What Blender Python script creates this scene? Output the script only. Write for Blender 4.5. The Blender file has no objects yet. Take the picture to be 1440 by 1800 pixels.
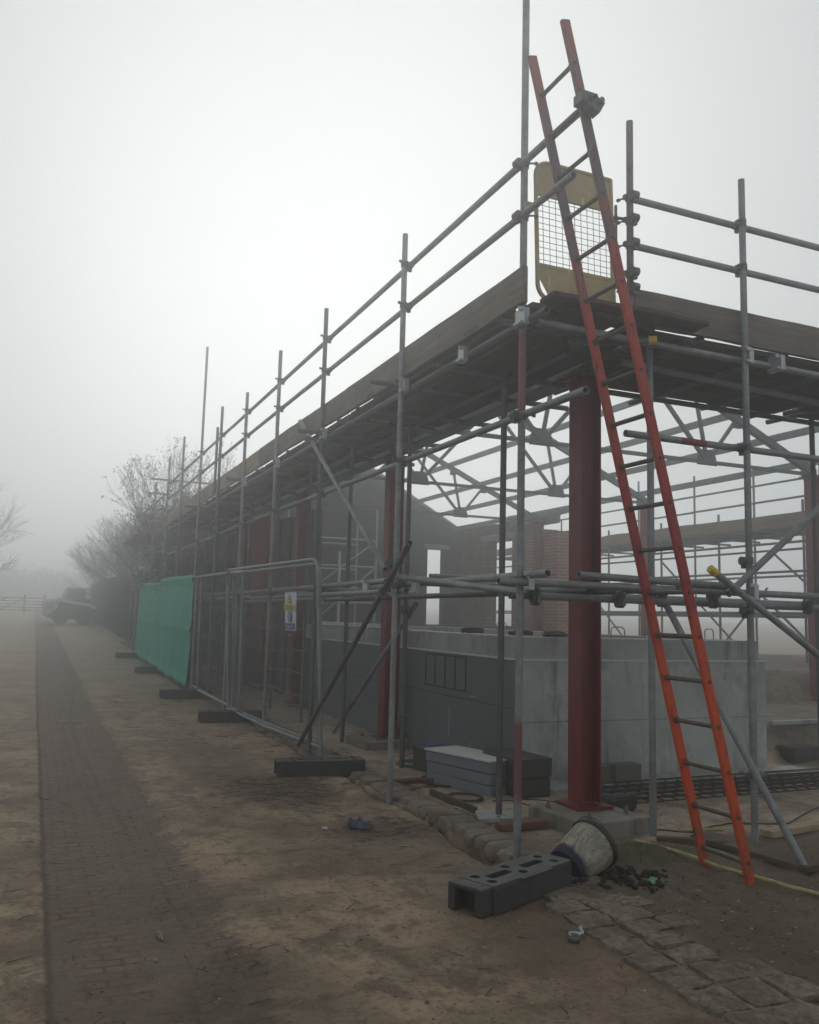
import bpy, bmesh, math, random
from math import radians as R, sin, cos, pi
from mathutils import Vector as V, Matrix, noise
random.seed(7)
S = bpy.context.scene
COL = S.collection

# ---------------------------------------------------------------- camera
cam = bpy.data.cameras.new('camera'); camo = bpy.data.objects.new('camera', cam); COL.objects.link(camo)
S.camera = camo
cr = V((.91838, -.39487, .02652)); fw = V((.39053, .91267, .12110))
fw.normalize(); cr = (cr - fw * cr.dot(fw)).normalized(); cu = cr.cross(fw)
M = Matrix((cr, cu, -fw)).transposed().to_4x4(); M.translation = V((0, 0, 1.6)); camo.matrix_world = M
cam.sensor_fit = 'HORIZONTAL'; cam.sensor_width = 36; cam.lens = 36 * 1525.0 / 1440; cam.clip_start = .05; cam.clip_end = 600

# ---------------------------------------------------------------- world, sun, exposure
SUN_EL, SUN_AZ = 28, 19           # degrees; azimuth clockwise from +Y
w = bpy.data.worlds.new('World'); S.world = w; w.use_nodes = True
nt = w.node_tree; nt.nodes.clear()
sky = nt.nodes.new('ShaderNodeTexSky'); sky.sky_type = 'NISHITA'; sky.sun_disc = False
sky.sun_elevation = R(SUN_EL); sky.sun_rotation = R(SUN_AZ); sky.dust_density = 6; sky.air_density = 1.4; sky.ozone_density = 1
hs = nt.nodes.new('ShaderNodeHueSaturation'); hs.inputs['Saturation'].default_value = .10
bg = nt.nodes.new('ShaderNodeBackground'); bg.inputs['Strength'].default_value = .09
out = nt.nodes.new('ShaderNodeOutputWorld')
nt.links.new(sky.outputs[0], hs.inputs['Color']); ov = nt.nodes.new('ShaderNodeMix'); ov.data_type = 'RGBA'; ov.inputs[0].default_value = .78     # even cloud layer over the clear sky
ov.inputs[7].default_value = (5.75, 6.05, 6.15, 1)
cl = nt.nodes.new('ShaderNodeMix'); cl.data_type = 'RGBA'; cl.blend_type = 'DARKEN'; cl.inputs[0].default_value = 1; cl.inputs[7].default_value = (11.5, 11.5, 11.1, 1)   # cloud hides the solar glare
nt.links.new(hs.outputs[0], cl.inputs[6]); nt.links.new(cl.outputs[2], ov.inputs[6]); nt.links.new(ov.outputs[2], bg.inputs[0]); nt.links.new(bg.outputs[0], out.inputs[0])
sun = bpy.data.lights.new('sun', 'SUN'); suno = bpy.data.objects.new('sun', sun); COL.objects.link(suno)
sun.energy = .72; sun.angle = R(38); sun.color = (1, .96, .88)
sd = V((sin(R(SUN_AZ)) * cos(R(SUN_EL)), cos(R(SUN_AZ)) * cos(R(SUN_EL)), sin(R(SUN_EL))))
suno.rotation_euler = sd.to_track_quat('Z', 'Y').to_euler(); suno.location = (0, 0, 20)
S.view_settings.view_transform = 'Standard'; S.view_settings.look = 'None'; S.view_settings.gamma = 1; S.view_settings.use_curve_mapping = False
S.view_settings.exposure = 0
S.cycles.use_denoising = True
S.cycles.max_bounces = 6; S.cycles.volume_bounces = 3; S.cycles.transparent_max_bounces = 16; S.cycles.diffuse_bounces = 3
FOG = .0175

# ---------------------------------------------------------------- helpers
class NT:
    def __init__(s, name, rough=.8, metal=0., spec=.5):
        s.m = bpy.data.materials.new(name); s.m.use_nodes = True; s.t = s.m.node_tree
        s.b = s.t.nodes['Principled BSDF']; s.b.inputs['Roughness'].default_value = rough
        s.b.inputs['Metallic'].default_value = metal; s.b.inputs['Specular IOR Level'].default_value = spec
    def n(s, ty, **k):
        o = s.t.nodes.new('ShaderNode' + ty)
        for a, v in k.items():
            if a[0] == '_': setattr(o, a[1:], v)
            else: o.inputs[a.replace('_', ' ')].default_value = v
        return o
    def l(s, a, b): s.t.links.new(a, b)
    def co(s, kind='Object'):
        return s.n('TexCoord').outputs[kind]
    def noise(s, scale, detail=5, rough=.6, vec=None, dist=0.):
        o = s.n('TexNoise', Scale=scale, Detail=detail, Roughness=rough, Distortion=dist)
        s.l(vec or s.co(), o.inputs['Vector']); return o.outputs[0]
    def ramp(s, fac, stops, interp='LINEAR'):
        o = s.n('ValToRGB'); e = o.color_ramp; e.interpolation = interp
        while len(e.elements) < len(stops): e.elements.new(.5)
        for i, (p, c) in enumerate(stops):
            e.elements[i].position = p; e.elements[i].color = (c, c, c, 1) if isinstance(c, (int, float)) else (*c, 1)
        s.l(fac, o.inputs[0]); return o.outputs[0]
    def mix(s, fac, a, b, mode='MIX'):
        o = s.n('Mix', _data_type='RGBA', _blend_type=mode)
        for v, i in ((fac, 0), (a, 6), (b, 7)):
            if isinstance(v, (int, float)): o.inputs[i].default_value = v
            elif isinstance(v, tuple): o.inputs[i].default_value = (*v, 1)
            else: s.l(v, o.inputs[i])
        return o.outputs[2]
    def math(s, op, a, b=0., c=None):
        o = s.n('Math', _operation=op)
        for i, v in enumerate((a, b) if c is None else (a, b, c)):
            if isinstance(v, (int, float)): o.inputs[i].default_value = v
            else: s.l(v, o.inputs[i])
        return o.outputs[0]
    def xyz(s, vec=None):
        o = s.n('SeparateXYZ'); s.l(vec or s.co(), o.inputs[0]); return o.outputs
    def mapped(s, sc=(1, 1, 1), loc=(0, 0, 0), rot=(0, 0, 0), kind='Object'):
        o = s.n('Mapping', Scale=sc, Location=loc, Rotation=rot); s.l(s.co(kind), o.inputs[0]); return o.outputs[0]
    def base(s, c):
        if isinstance(c, tuple): s.b.inputs['Base Color'].default_value = (*c, 1)
        else: s.l(c, s.b.inputs['Base Color'])
        return s
    def bump(s, h, strength=.4, dist=.01):
        o = s.n('Bump', Strength=strength, Distance=dist); s.l(h, o.inputs['Height']); s.l(o.outputs[0], s.b.inputs['Normal']); return s
    def rnd(s): return s.n('ObjectInfo').outputs['Random']

def steel(name, c0=(.16, .172, .178), c1=(.34, .36, .365), zones=(), red=(.22, .045, .04), rust=.15, metal=.35):
    m = NT(name, .48, metal, .5)
    a = m.noise(9, 6, .7); b = m.noise(55, 4, .6)
    c = m.mix(m.ramp(a, [(.3, 0.), (.7, 1.)]), c0, c1)
    c = m.mix(m.ramp(b, [(.55, 0.), (.75, .5)]), c, tuple(x * .45 for x in c0))
    c = m.mix(m.math('MULTIPLY', m.ramp(m.noise(4, 5, .7), [(.56, 0.), (.68, 1.)]), rust), c, (.12, .05, .025))
    z = m.xyz(m.n('NewGeometry').outputs['Position'])[2]
    for z0, z1 in zones:
        f = m.math('MULTIPLY', m.math('SMOOTH_MIN', m.math('MULTIPLY', m.math('SUBTRACT', z, z0), 6.), m.math('MULTIPLY', m.math('SUBTRACT', z1, z), 6.), .5), 1.)
        f = m.ramp(m.math('ADD', f, m.math('SUBTRACT', m.noise(14, 4, .7), .5)), [(.15, 0.), (.6, .85)])
        c = m.mix(f, c, red)
    sp = m.noise(38, 3, .5, m.mapped((1, 1, .35)))
    c = m.mix(m.math('MULTIPLY', m.ramp(sp, [(.62, 0.), (.68, .7)]), m.ramp(a, [(.45, 0.), (.6, 1.)])), c, (.36, .35, .32))
    c = m.mix(m.ramp(m.noise(1.3, 2, .5), [(.4, 0.), (.62, .35)]), c, tuple(x * .62 for x in c0))
    m.base(c).bump(b, .15, .004)
    m.l(m.ramp(a, [(.2, .4), (.8, .65)]), m.b.inputs['Roughness'])
    return m.m

def painted(name, col, dirt=(.05, .04, .03), amt=.5, rough=.45, scale=6, worn=None):
    m = NT(name, rough)
    a = m.noise(scale, 6, .7); b = m.noise(scale * 9, 4, .7)
    c = m.mix(m.ramp(a, [(.42, 0.), (.72, amt)]), col, dirt)
    if worn: c = m.mix(m.ramp(b, [(.6, 0.), (.68, 1.)]), c, worn)
    st_ = m.noise(2., 6, .7, m.mapped((26, 26, .6)))
    c = m.mix(m.ramp(st_, [(.55, 0.), (.7, .45)]), c, tuple(x * .45 for x in col))
    c = m.mix(m.math('MULTIPLY', m.ramp(m.noise(30, 2, .5, m.mapped((1, 1, .15))), [(.68, 0.), (.70, 1.)]), .5), c, tuple(min(1, x * 1.8 + .04) for x in col))
    m.base(c).bump(b, .15, .004); return m.m

def plain(name, col, rough=.8, metal=0., var=.3, scale=20, bump=.2, emit=None):
    m = NT(name, rough, metal)
    a = m.noise(scale, 5, .65)
    c = m.mix(a, tuple(x * (1 - var) for x in col), tuple(min(1, x * (1 + var)) for x in col))
    m.base(c).bump(a, bump, .006)
    return m.m

def wood(name, c0, c1, axis=0, rnd=.5, rough=.85):
    m = NT(name, rough, 0, .25)
    sc = [14, 14, 14]; sc[axis] = .9
    mp = m.n('Mapping', Scale=tuple(sc)); m.l(m.co(), mp.inputs[0])
    off = m.n('VectorMath', _operation='ADD'); m.l(mp.outputs[0], off.inputs[0])
    cx = m.n('CombineXYZ'); k = m.math('MULTIPLY', m.rnd(), 50.); [m.l(k, cx.inputs[i]) for i in range(3)]; m.l(cx.outputs[0], off.inputs[1])
    a = m.noise(1.2, 7, .7, off.outputs[0], .6); b = m.noise(1.6, 4, .6)
    c = m.mix(m.ramp(a, [(.3, 0.), (.7, 1.)]), c0, c1)
    c = m.mix(m.ramp(b, [(.45, 0.), (.75, .55)]), c, tuple(x * .5 for x in c0))
    v = m.math('ADD', m.math('MULTIPLY', m.rnd(), rnd), 1 - rnd / 2)
    hv = m.n('HueSaturation'); m.l(c, hv.inputs['Color']); m.l(v, hv.inputs['Value'])
    m.base(hv.outputs[0]).bump(a, .5, .006); return m.m

def concrete(name, c0, c1, bands=True, stain=(.06, .065, .065), rough=.75):
    m = NT(name, rough, 0, .4)
    a = m.noise(1.4, 8, .65); b = m.noise(14, 6, .7); s = m.noise(1., 5, .6, m.mapped((7, 7, .8)))
    c = m.mix(m.ramp(a, [(.3, 0.), (.7, 1.)]), c0, c1)
    c = m.mix(m.ramp(b, [(.5, 0.), (.8, .35)]), c, tuple(x * .6 for x in c0))
    c = m.mix(m.ramp(s, [(.54, 0.), (.68, .6)]), c, stain)
    c = m.mix(m.ramp(m.noise(2.6, 3, .5), [(.60, 0.), (.64, .4)]), c, tuple(x * .6 for x in c0)); c = m.mix(m.ramp(m.noise(.7, 4, .6, m.mapped((1, 1, 1), (9, 3, 2))), [(.52, 0.), (.56, .25)]), c, tuple(min(1, x * 1.15) for x in c1))
    pits = m.n('TexVoronoi', Scale=7., _feature='F1'); m.l(m.co(), pits.inputs['Vector'])
    c = m.mix(m.ramp(pits.outputs['Distance'], [(.05, .75), (.08, 0.)]), c, (.035, .035, .035))
    h = b
    if bands:
        p = m.xyz(m.n('NewGeometry').outputs['Position'])
        f = m.math('PINGPONG', m.math('ADD', p[2], .02), .31)
        ln = m.ramp(m.math('ADD', f, m.math('MULTIPLY', b, .010)), [(.007, 1.), (.014, 0.)])
        g = m.math('PINGPONG', m.math('SUBTRACT', p[0], .25), .61)
        ln2 = m.ramp(m.math('ADD', g, m.math('MULTIPLY', b, .006)), [(.0045, .8), (.012, 0.)])
        c = m.mix(m.math('MULTIPLY', m.math('MAXIMUM', ln, ln2), .55), c, (.05, .055, .055))
    m.base(c).bump(h, .3, .01); return m.m

def brick(name, c1, c2, mortar, scale=1., axis='x', grime=.4):
    m = NT(name, .9, 0, .2)
    p = m.xyz(); cb = m.n('CombineXYZ'); m.l(m.math('ADD', p[0], p[1]), cb.inputs[0]); m.l(p[2], cb.inputs[1])
    bt = m.n('TexBrick', Scale=1., Mortar_Size=.012, Brick_Width=.245 * scale, Row_Height=.082 * scale, Bias=-.2)
    m.l(cb.outputs[0], bt.inputs['Vector'])
    bt.inputs['Color1'].default_value = (*c1, 1); bt.inputs['Color2'].default_value = (*c2, 1); bt.inputs['Mortar'].default_value = (*mortar, 1)
    a = m.noise(2.2, 7, .7); b = m.noise(30, 4, .7)
    c = m.mix(m.ramp(a, [(.4, 0.), (.7, grime)]), bt.outputs[0], (.07, .06, .055))
    c = m.mix(m.ramp(b, [(.5, 0.), (.8, .3)]), c, (.25, .2, .18))
    m.base(c).bump(m.math('ADD', m.math('MULTIPLY', bt.outputs['Fac'], -1.), m.math('MULTIPLY', b, .4)), .5, .012); return m.m

class MB:
    """collects shapes; build() links them as ONE mesh object"""
    def __init__(s): s.v = []; s.f = []; s.mi = []; s.mats = []
    def _m(s, m):
        if m is None: return 0
        if m not in s.mats: s.mats.append(m)
        return s.mats.index(m)
    def add(s, vs, fs, m=None):
        o = len(s.v); s.v += [V(x) for x in vs]; k = s._m(m)
        for f in fs: s.f.append([i + o for i in f]); s.mi.append(k)
        return o
    def box(s, c, size, m=None, rot=None, jit=0, mat4=None):
        c = V(c); hx, hy, hz = (q / 2 for q in size)
        vs = [V((x, y, z)) for x in (-hx, hx) for y in (-hy, hy) for z in (-hz, hz)]
        if jit: vs = [p + V([random.uniform(-jit, jit) for _ in range(3)]) for p in vs]
        if rot is not None: vs = [rot @ p for p in vs]
        vs = [c + p for p in vs]
        s.add(vs, [(0, 1, 3, 2), (4, 6, 7, 5), (0, 4, 5, 1), (2, 3, 7, 6), (0, 2, 6, 4), (1, 5, 7, 3)], m); return s
    def bbox(s, a, b, m=None, jit=0):
        a, b = V(a), V(b); return s.box((a + b) / 2, b - a, m, jit=jit)
    def beam(s, p0, p1, wd, ht, m=None, up=V((0, 0, 1))):
        p0, p1 = V(p0), V(p1); d = p1 - p0; L = d.length; x = d / L
        y = up.cross(x)
        if y.length < 1e-4: y = V((0, 1, 0))
        y.normalize(); z = x.cross(y)
        return s.box((p0 + p1) / 2, (L, wd, ht), m, Matrix((x, y, z)).transposed())
    def tube(s, p0, p1, r, m=None, n=12, r1=None, hollow=False, mi=None, capped=True):
        p0, p1 = V(p0), V(p1); r1 = r if r1 is None else r1; d = (p1 - p0).normalized()
        a = d.orthogonal().normalized(); b = d.cross(a)
        ring = lambda c, q: [c + (a * cos(2 * pi * i / n) + b * sin(2 * pi * i / n)) * q for i in range(n)]
        o = s.add(ring(p0, r) + ring(p1, r1), [(i, (i + 1) % n, n + (i + 1) % n, n + i) for i in range(n)], m)
        if not capped: return s
        for c, q, sg, base in ((p0, r, 1, 0), (p1, r1, -1, n)):
            if hollow:
                k = s.add(ring(c, q) + ring(c, q * .82) + ring(c + d * sg * .07, q * .82),
                      [(i, (i + 1) % n, n + (i + 1) % n, n + i) for i in range(n)] + [(n + i, n + (i + 1) % n, 2 * n + (i + 1) % n, 2 * n + i) for i in range(n)], m)
                s.add(ring(c + d * sg * .07, q * .82), [tuple(range(n))], mi or m)
            else: s.add(ring(c, q), [tuple(range(n))], m)
        return s
    def path(s, pts, r, m=None, n=6, taper=1.):
        pts = [V(p) for p in pts]; N = len(pts); rings = []; pa = None
        for i, p in enumerate(pts):
            d = (pts[min(i + 1, N - 1)] - pts[max(i - 1, 0)]).normalized()
            a = d.orthogonal().normalized() if pa is None else (pa - d * pa.dot(d)).normalized()
            pa = a; b = d.cross(a); q = r * (1 + (taper - 1) * i / max(1, N - 1))
            rings += [p + (a * cos(2 * pi * j / n) + b * sin(2 * pi * j / n)) * q for j in range(n)]
        fs = [(i * n + j, i * n + (j + 1) % n, (i + 1) * n + (j + 1) % n, (i + 1) * n + j) for i in range(N - 1) for j in range(n)]
        fs += [tuple(range(n)), tuple(range((N - 1) * n, N * n))]
        s.add(rings, fs, m); return s
    def poly(s, pts, th, axis, m=None):
        """prism: outline pts (3D) extruded by vector axis*th"""
        n = len(pts); a = V(axis) * th; vs = [V(p) for p in pts] + [V(p) + a for p in pts]
        s.add(vs, [tuple(range(n))[::-1], tuple(range(n, 2 * n))] + [(i, (i + 1) % n, n + (i + 1) % n, n + i) for i in range(n)], m); return s
    def build(s, name, mat, parent=None, world=True, smooth=False, bevel=0):
        me = bpy.data.meshes.new(name)
        off = V((0, 0, 0))
        if parent is not None and world:
            off = parent.location
            if parent.parent is not None: off = off + parent.parent.location
        me.from_pydata([tuple(p - off) for p in s.v], [], s.f)
        mats = s.mats if s.mats else [mat]
        if s.mats and mat is not None and mat not in mats: pass
        for mm in mats: me.materials.append(mm)
        for p, k in zip(me.polygons, s.mi): p.material_index = k
        bm = bmesh.new(); bm.from_mesh(me); bmesh.ops.recalc_face_normals(bm, faces=bm.faces); bm.to_mesh(me); bm.free()
        if smooth:
            for p in me.polygons: p.use_smooth = len(p.vertices) < 5
            me.set_sharp_from_angle(angle=R(40))
        o = bpy.data.objects.new(name, me); COL.objects.link(o)
        if parent is not None: o.parent = parent
        if bevel:
            bv = o.modifiers.new('bevel', 'BEVEL'); bv.width = bevel; bv.segments = 2; bv.limit_method = 'ANGLE'
        return o

def thing(name, label, cat, loc=(0, 0, 0), group=None, rot=(0, 0, 0)):
    o = bpy.data.objects.new(name, None); COL.objects.link(o); o.location = loc; o.rotation_euler = rot
    o.empty_display_size = .1
    return tag(o, label, cat, group)
def tag(o, label=None, cat=None, group=None, kind=None):
    if label: o['label'] = label
    if cat: o['category'] = cat
    if group: o['group'] = group
    if kind: o['kind'] = kind
    return o
def dup(root, loc=None, rot=None, label=None):
    r = root.copy(); COL.objects.link(r)
    if loc is not None: r.location = loc
    if rot is not None: r.rotation_euler = rot
    if label: r['label'] = label
    for ch in list(root.children):
        c = ch.copy(); COL.objects.link(c); c.parent = r
        for g in list(ch.children):
            d = g.copy(); COL.objects.link(d); d.parent = c
    return r
def recentre(o):
    """put a one-mesh thing's origin at its base centre"""
    me = o.data; xs = [v.co for v in me.vertices]
    c = V(((min(p.x for p in xs) + max(p.x for p in xs)) / 2, (min(p.y for p in xs) + max(p.y for p in xs)) / 2, min(p.z for p in xs)))
    me.transform(Matrix.Translation(-c)); o.location = c; return o

def gz(y):
    t = (y - 15) / 3
    return .022 * 3 * (math.log1p(math.exp(t)) if t < 30 else t)
def sm(a, b, x):
    t = max(0, min(1, (x - a) / (b - a))); return t * t * (3 - 2 * t)

# ---------------------------------------------------------------- materials
TUBE = .0265
M_tube = steel('galvanised_tube')
M_tubeA = steel('tube_red_sprayed', zones=((.35, 1.0), (2.95, 3.7)))
M_tubeR = steel('tube_reddish', c0=(.13, .11, .11), c1=(.24, .19, .19), rust=.3)
M_tubeD = steel('tube_dark', c0=(.07, .075, .075), c1=(.15, .155, .155))
M_fence = steel('fence_steel', c0=(.2, .215, .225), c1=(.36, .38, .39), metal=.4)
M_fwire = plain('fence_wire', (.2, .21, .22), .6, .3)
M_clip = plain('bright_zinc', (.42, .45, .48), .4, .5, .3)
M_clipd = plain('worn_coupler', (.13, .13, .125), .6, .4, .4, 40)
M_dark = plain('dark_hollow', (.01, .01, .01), .9)
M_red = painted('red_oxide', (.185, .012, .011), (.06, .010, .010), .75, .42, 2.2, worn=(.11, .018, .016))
M_redhaze = painted('red_oxide_hazed', (.22, .045, .04), (.1, .03, .028), .5, .6, 3)  # same red oxide for the far columns, fog haze put into the colour
M_deck = wood('deck_board', (.048, .035, .026), (.12, .088, .066), 1)
M_deckx = wood('deck_board_cross', (.048, .035, .026), (.12, .088, .066), 0)
M_toe = wood('toe_board', (.10, .088, .072), (.21, .185, .15), 1)
M_toex = wood('toe_board_cross', (.10, .082, .066), (.21, .175, .14), 0)
M_toef = wood('toe_board_new', (.17, .125, .09), (.30, .225, .165), 1)
M_orange = painted('orange_paint', (.62, .085, .015), (.3, .04, .012), .6, .5, 7, worn=(.16, .04, .02))
M_rung = plain('ladder_rung', (.10, .085, .07), .5, .3, .35, 30)
M_cream = painted('cream_paint', (.42, .32, .15), (.2, .15, .08), .45, .5, 5)
M_wire = plain('thin_wire', (.09, .08, .10), .5, .4)
M_truss = plain('grey_primer_steel', (.12, .14, .14), .6, .2, .2, 5)
M_purlin = plain('pale_purlin', (.24, .27, .27), .6, .2, .15, 5)
M_conc = concrete('cast_concrete', (.26, .275, .27), (.48, .50, .48))
M_conc2 = concrete('smooth_concrete', (.22, .225, .215), (.40, .41, .39), False)
M_tank = NT('bitumen_membrane', .7, 0, .4)
_a = M_tank.noise(1.5, 6, .6); _b = M_tank.noise(40, 3, .6)
_p = M_tank.xyz(M_tank.n('NewGeometry').outputs['Position'])
_ln = M_tank.ramp(M_tank.math('PINGPONG', M_tank.math('ADD', _p[2], .12), .42), [(.004, .6), (.012, 0.)])
M_tank.base(M_tank.mix(_ln, M_tank.mix(_a, (.085, .092, .098), (.17, .18, .188)), (.012, .013, .015))).bump(_b, .3, .005); M_tank = M_tank.m
M_white = plain('white_trim', (.55, .58, .6), .5, 0, .1)
M_brick = brick('red_brick', (.34, .075, .045), (.22, .05, .035), (.10, .085, .075))
M_brick2 = brick('pale_brick', (.40, .115, .06), (.27, .075, .045), (.40, .33, .28), grime=.35)
M_block = brick('weathered_blockwork', (.27, .20, .155), (.17, .135, .11), (.10, .09, .08), 1.3, grime=.6)
M_render = plain('dark_render', (.095, .093, .088), .9, 0, .5, 2.5)
M_coping = plain('new_timber_coping', (.42, .30, .22), .8, 0, .2, 8)
M_rubber = plain('black_rubber', (.024, .025, .025), .62, 0, .45, 9, .4)
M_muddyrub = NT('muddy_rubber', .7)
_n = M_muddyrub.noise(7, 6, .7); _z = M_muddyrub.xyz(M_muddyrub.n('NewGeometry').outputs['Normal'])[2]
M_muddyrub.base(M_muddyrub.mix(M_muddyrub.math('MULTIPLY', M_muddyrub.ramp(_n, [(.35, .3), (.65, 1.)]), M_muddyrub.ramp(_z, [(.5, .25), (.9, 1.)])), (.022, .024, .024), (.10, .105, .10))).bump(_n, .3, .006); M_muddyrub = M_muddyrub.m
M_stone = NT('kerb_stone', .85, 0, .3)
_a = M_stone.noise(3, 6, .7); _b = M_stone.noise(35, 5, .7)
M_stone.base(M_stone.mix(M_stone.ramp(_b, [(.45, 0.), (.75, .6)]), M_stone.mix(M_stone.ramp(_a, [(.35, 0.), (.65, 1.)]), (.11, .09, .068), (.24, .205, .165)), (.05, .04, .03))).bump(_b, .5, .012); M_stone = M_stone.m
M_insul = plain('grey_foam_board', (.15, .17, .19), .7, 0, .12, 6)
M_insulw = plain('pale_foam_top', (.48, .49, .47), .8, 0, .15, 6)
M_insuld = plain('dark_foam_board', (.05, .048, .045), .85, 0, .3, 14)
M_blockc = plain('dense_block', (.12, .115, .10), .95, 0, .25, 30)
M_planks = wood('wet_plank', (.06, .045, .035), (.14, .11, .085), 0)
M_plankr = wood('reddish_plank', (.09, .04, .028), (.17, .085, .06), 0)
M_cable = plain('black_cable', (.02, .02, .02), .6)
M_blue = plain('blue_plastic', (.07, .10, .24), .5, 0, .25, 8)
M_teal = plain('teal_hose', (.05, .13, .12), .6)
M_yellow = plain('yellow_cap', (.62, .44, .05), .5, 0, .2)
M_pipe = painted('pale_yellow_pipe', (.42, .36, .16), (.12, .09, .05), .7, .6, 12)
M_bark = plain('dark_bark', (.045, .038, .034), .95, 0, .3)
M_twig = plain('grey_twigs', (.12, .095, .078), .95, 0, .3)
M_leaf = plain('withered_leaves', (.045, .045, .028), .8, 0, .5, 15)
M_hedge = plain('dead_foliage', (.10, .082, .06), .95, 0, .5, 8)
M_sheet = NT('green_sheeting', .55, 0, .4)
_a = M_sheet.noise(2.5, 5, .6); _b = M_sheet.noise(260, 2, .5)
M_sheet.base(M_sheet.mix(_a, (.03, .36, .27), (.07, .55, .43))).bump(_a, .3, .02)
_t = M_sheet.n('BsdfTranslucent', Color=(.08, .5, .38, 1)); _mx = M_sheet.n('MixShader', Fac=.35)
M_sheet.l(M_sheet.b.outputs[0], _mx.inputs[1]); M_sheet.l(_t.outputs[0], _mx.inputs[2]); M_sheet.l(_mx.outputs[0], M_sheet.t.nodes['Material Output'].inputs[0]); M_sheet = M_sheet.m

# ---------------------------------------------------------------- ground
def trench(x, y):
    c = 2.985 + .03 * sin(y * 3.1) + .02 * noise.noise(V((y * 4, 0, 5)))
    wd = .05 + .025 * noise.noise(V((y * 3, 7, 0)))
    if y < 5.0: wd *= max(0, (y - 4.65) / .35)
    wd += .05 * sm(5.0, 5.3, y) * (1 - sm(5.7, 6.0, y))
    wd *= 1 - .55 * sm(6.2, 6.8, y)
    if wd <= 0.004: return 0
    return (1 - sm(wd * .55, wd, abs(x - c)))
def gh(x, y):
    z = gz(y)
    p = V((x, y, 0))
    near = 1 - sm(20, 40, y)
    z += near * (.010 * noise.noise(p * 1.3) + .007 * noise.noise(p * 4.7) + .005 * noise.noise(p * 13))
    # sett strip slightly sunk, tyre track in it
    st = sm(.14, .2, x) * (1 - sm(.98 + .06 * noise.noise(p * 2), 1.06 + .06 * noise.noise(p * 2), x))
    z -= .014 * st * near
    tx = .72 + .14 * sin(y * .35 + .6)
    for o in (-.09, .06):
        z -= near * .016 * (1 - sm(.015, .05, abs(x - tx - o))) * (.6 + .6 * noise.noise(V((x, y * 2, 3))))
    z += near * .008 * (1 - sm(.0, .03, abs(x - tx + .015))) * (1 if .1 < x < 1.2 else 0)
    # inner site floor
    ins = sm(3.3, 3.45, x) * sm(5.2, 5.6, y)
    z -= .02 * ins
    # dirt patch right of the kerb, loose and rough
    rt = sm(2.9, 3.2, x) * (1 - sm(4.8, 5.3, y))
    z += rt * (.022 * noise.noise(p * 3.1) + .02 * noise.noise(p * 9) + .014 * abs(noise.noise(p * 24)))
    z += .07 * math.exp(-((x - 3.95) / .42) ** 2 - ((y - 5.12) / .22) ** 2)
    z += .05 * math.exp(-((x - 4.9) / .3) ** 2 - ((y - 5.0) / .25) ** 2) * 0
    z -= .12 * trench(x, y) * (1 - sm(12, 14, y))
    # hollow beside the kerb further on
    z -= .05 * math.exp(-((x - 3.42) / .08) ** 2) * sm(6.3, 6.8, y) * (1 - sm(9.5, 11, y))
    # earth banks at the far right
    bx = sm(8.15, 8.45, x + .15 * noise.noise(p * 1.7)); n1 = .12 * noise.noise(p * 1.1)
    z += bx * (.42 * sm(8.0, 8.35, y + n1) + .42 * sm(10.4, 11.0, y + n1) + .12 * sm(12, 14, y)) * (1 - sm(15, 19, y) * .55)
    z += bx * sm(7.9, 8.3, y) * .05 * noise.noise(p * 3)
    z += .035 * noise.noise(p * .15) * sm(40, 60, y)
    return z
def axis(a0, a1, st, lo, hi, g=1.13):
    xs = []; x = a0
    while x < a1: xs.append(x); x += st
    s = st; x = a1
    while x < hi: xs.append(x); s *= g; x += s
    xs.append(hi); s = st; x = a0 - st; left = []
    while x > lo: left.append(x); s *= g; x -= s
    left.append(lo); return left[::-1] + xs
gx = axis(-.9, 5.8, .03, -70, 90, 1.09); gy = axis(2.2, 8.2, .03, -12, 150, 1.035)
vs = [(x, y, gh(x, y)) for y in gy for x in gx]; nx = len(gx)
fs = [(j * nx + i, j * nx + i + 1, (j + 1) * nx + i + 1, (j + 1) * nx + i) for j in range(len(gy) - 1) for i in range(nx - 1)]
me = bpy.data.meshes.new('ground'); me.from_pydata(vs, [], fs)
for p in me.polygons: p.use_smooth = True
G = NT('packed_earth', .82, 0, .35)
P = G.co(); xx, yy, zz = G.xyz(P)
n1 = G.noise(.9, 7, .65, P); n2 = G.noise(3.4, 7, .72, P); n3 = G.noise(26, 6, .75, P); n4 = G.noise(120, 3, .7, P)
c = G.mix(G.ramp(n1, [(.38, 0.), (.58, 1.)]), (.098, .070, .043), (.160, .124, .080))
c = G.mix(G.ramp(n2, [(.49, 0.), (.60, .8)]), c, (.050, .034, .021))
c = G.mix(G.ramp(G.noise(1.9, 8, .75, P, 1.2), [(.53, 0.), (.60, .6)]), c, (.045, .033, .022))
# sett strip
wob = G.math('ADD', G.math('MULTIPLY', G.math('SUBTRACT', n2, .5), .16), G.math('MULTIPLY', G.math('SUBTRACT', n3, .5), .06))
wob2 = G.math('ADD', wob, G.math('MULTIPLY', G.math('MULTIPLY', G.math('SUBTRACT', n1, .5), .7), G.ramp(G.math('MULTIPLY', yy, .1), [(.4, 1.), (.9, .12)])))
wob2 = G.math('ADD', wob2, G.math('MULTIPLY', G.math('SUBTRACT', G.noise(6, 6, .8, P), .5), .45))
sx = G.math('ADD', xx, wob)
sxl = G.math('ADD', xx, G.math('MULTIPLY', wob, .3))
stm = G.math('MULTIPLY', G.ramp(sxl, [(.165, 0.), (.185, 1.)]), G.ramp(G.math('SUBTRACT', G.math('ADD', xx, wob2), .5), [(.47, 1.), (.56, 0.)]))
bt = G.n('TexBrick', Scale=1., Mortar_Size=.010, Brick_Width=.165, Row_Height=.082, Bias=0.)
mp = G.n('Mapping', Scale=(1, 1, 1)); G.l(P, mp.inputs[0]); G.l(mp.outputs[0], bt.inputs['Vector'])
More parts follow.
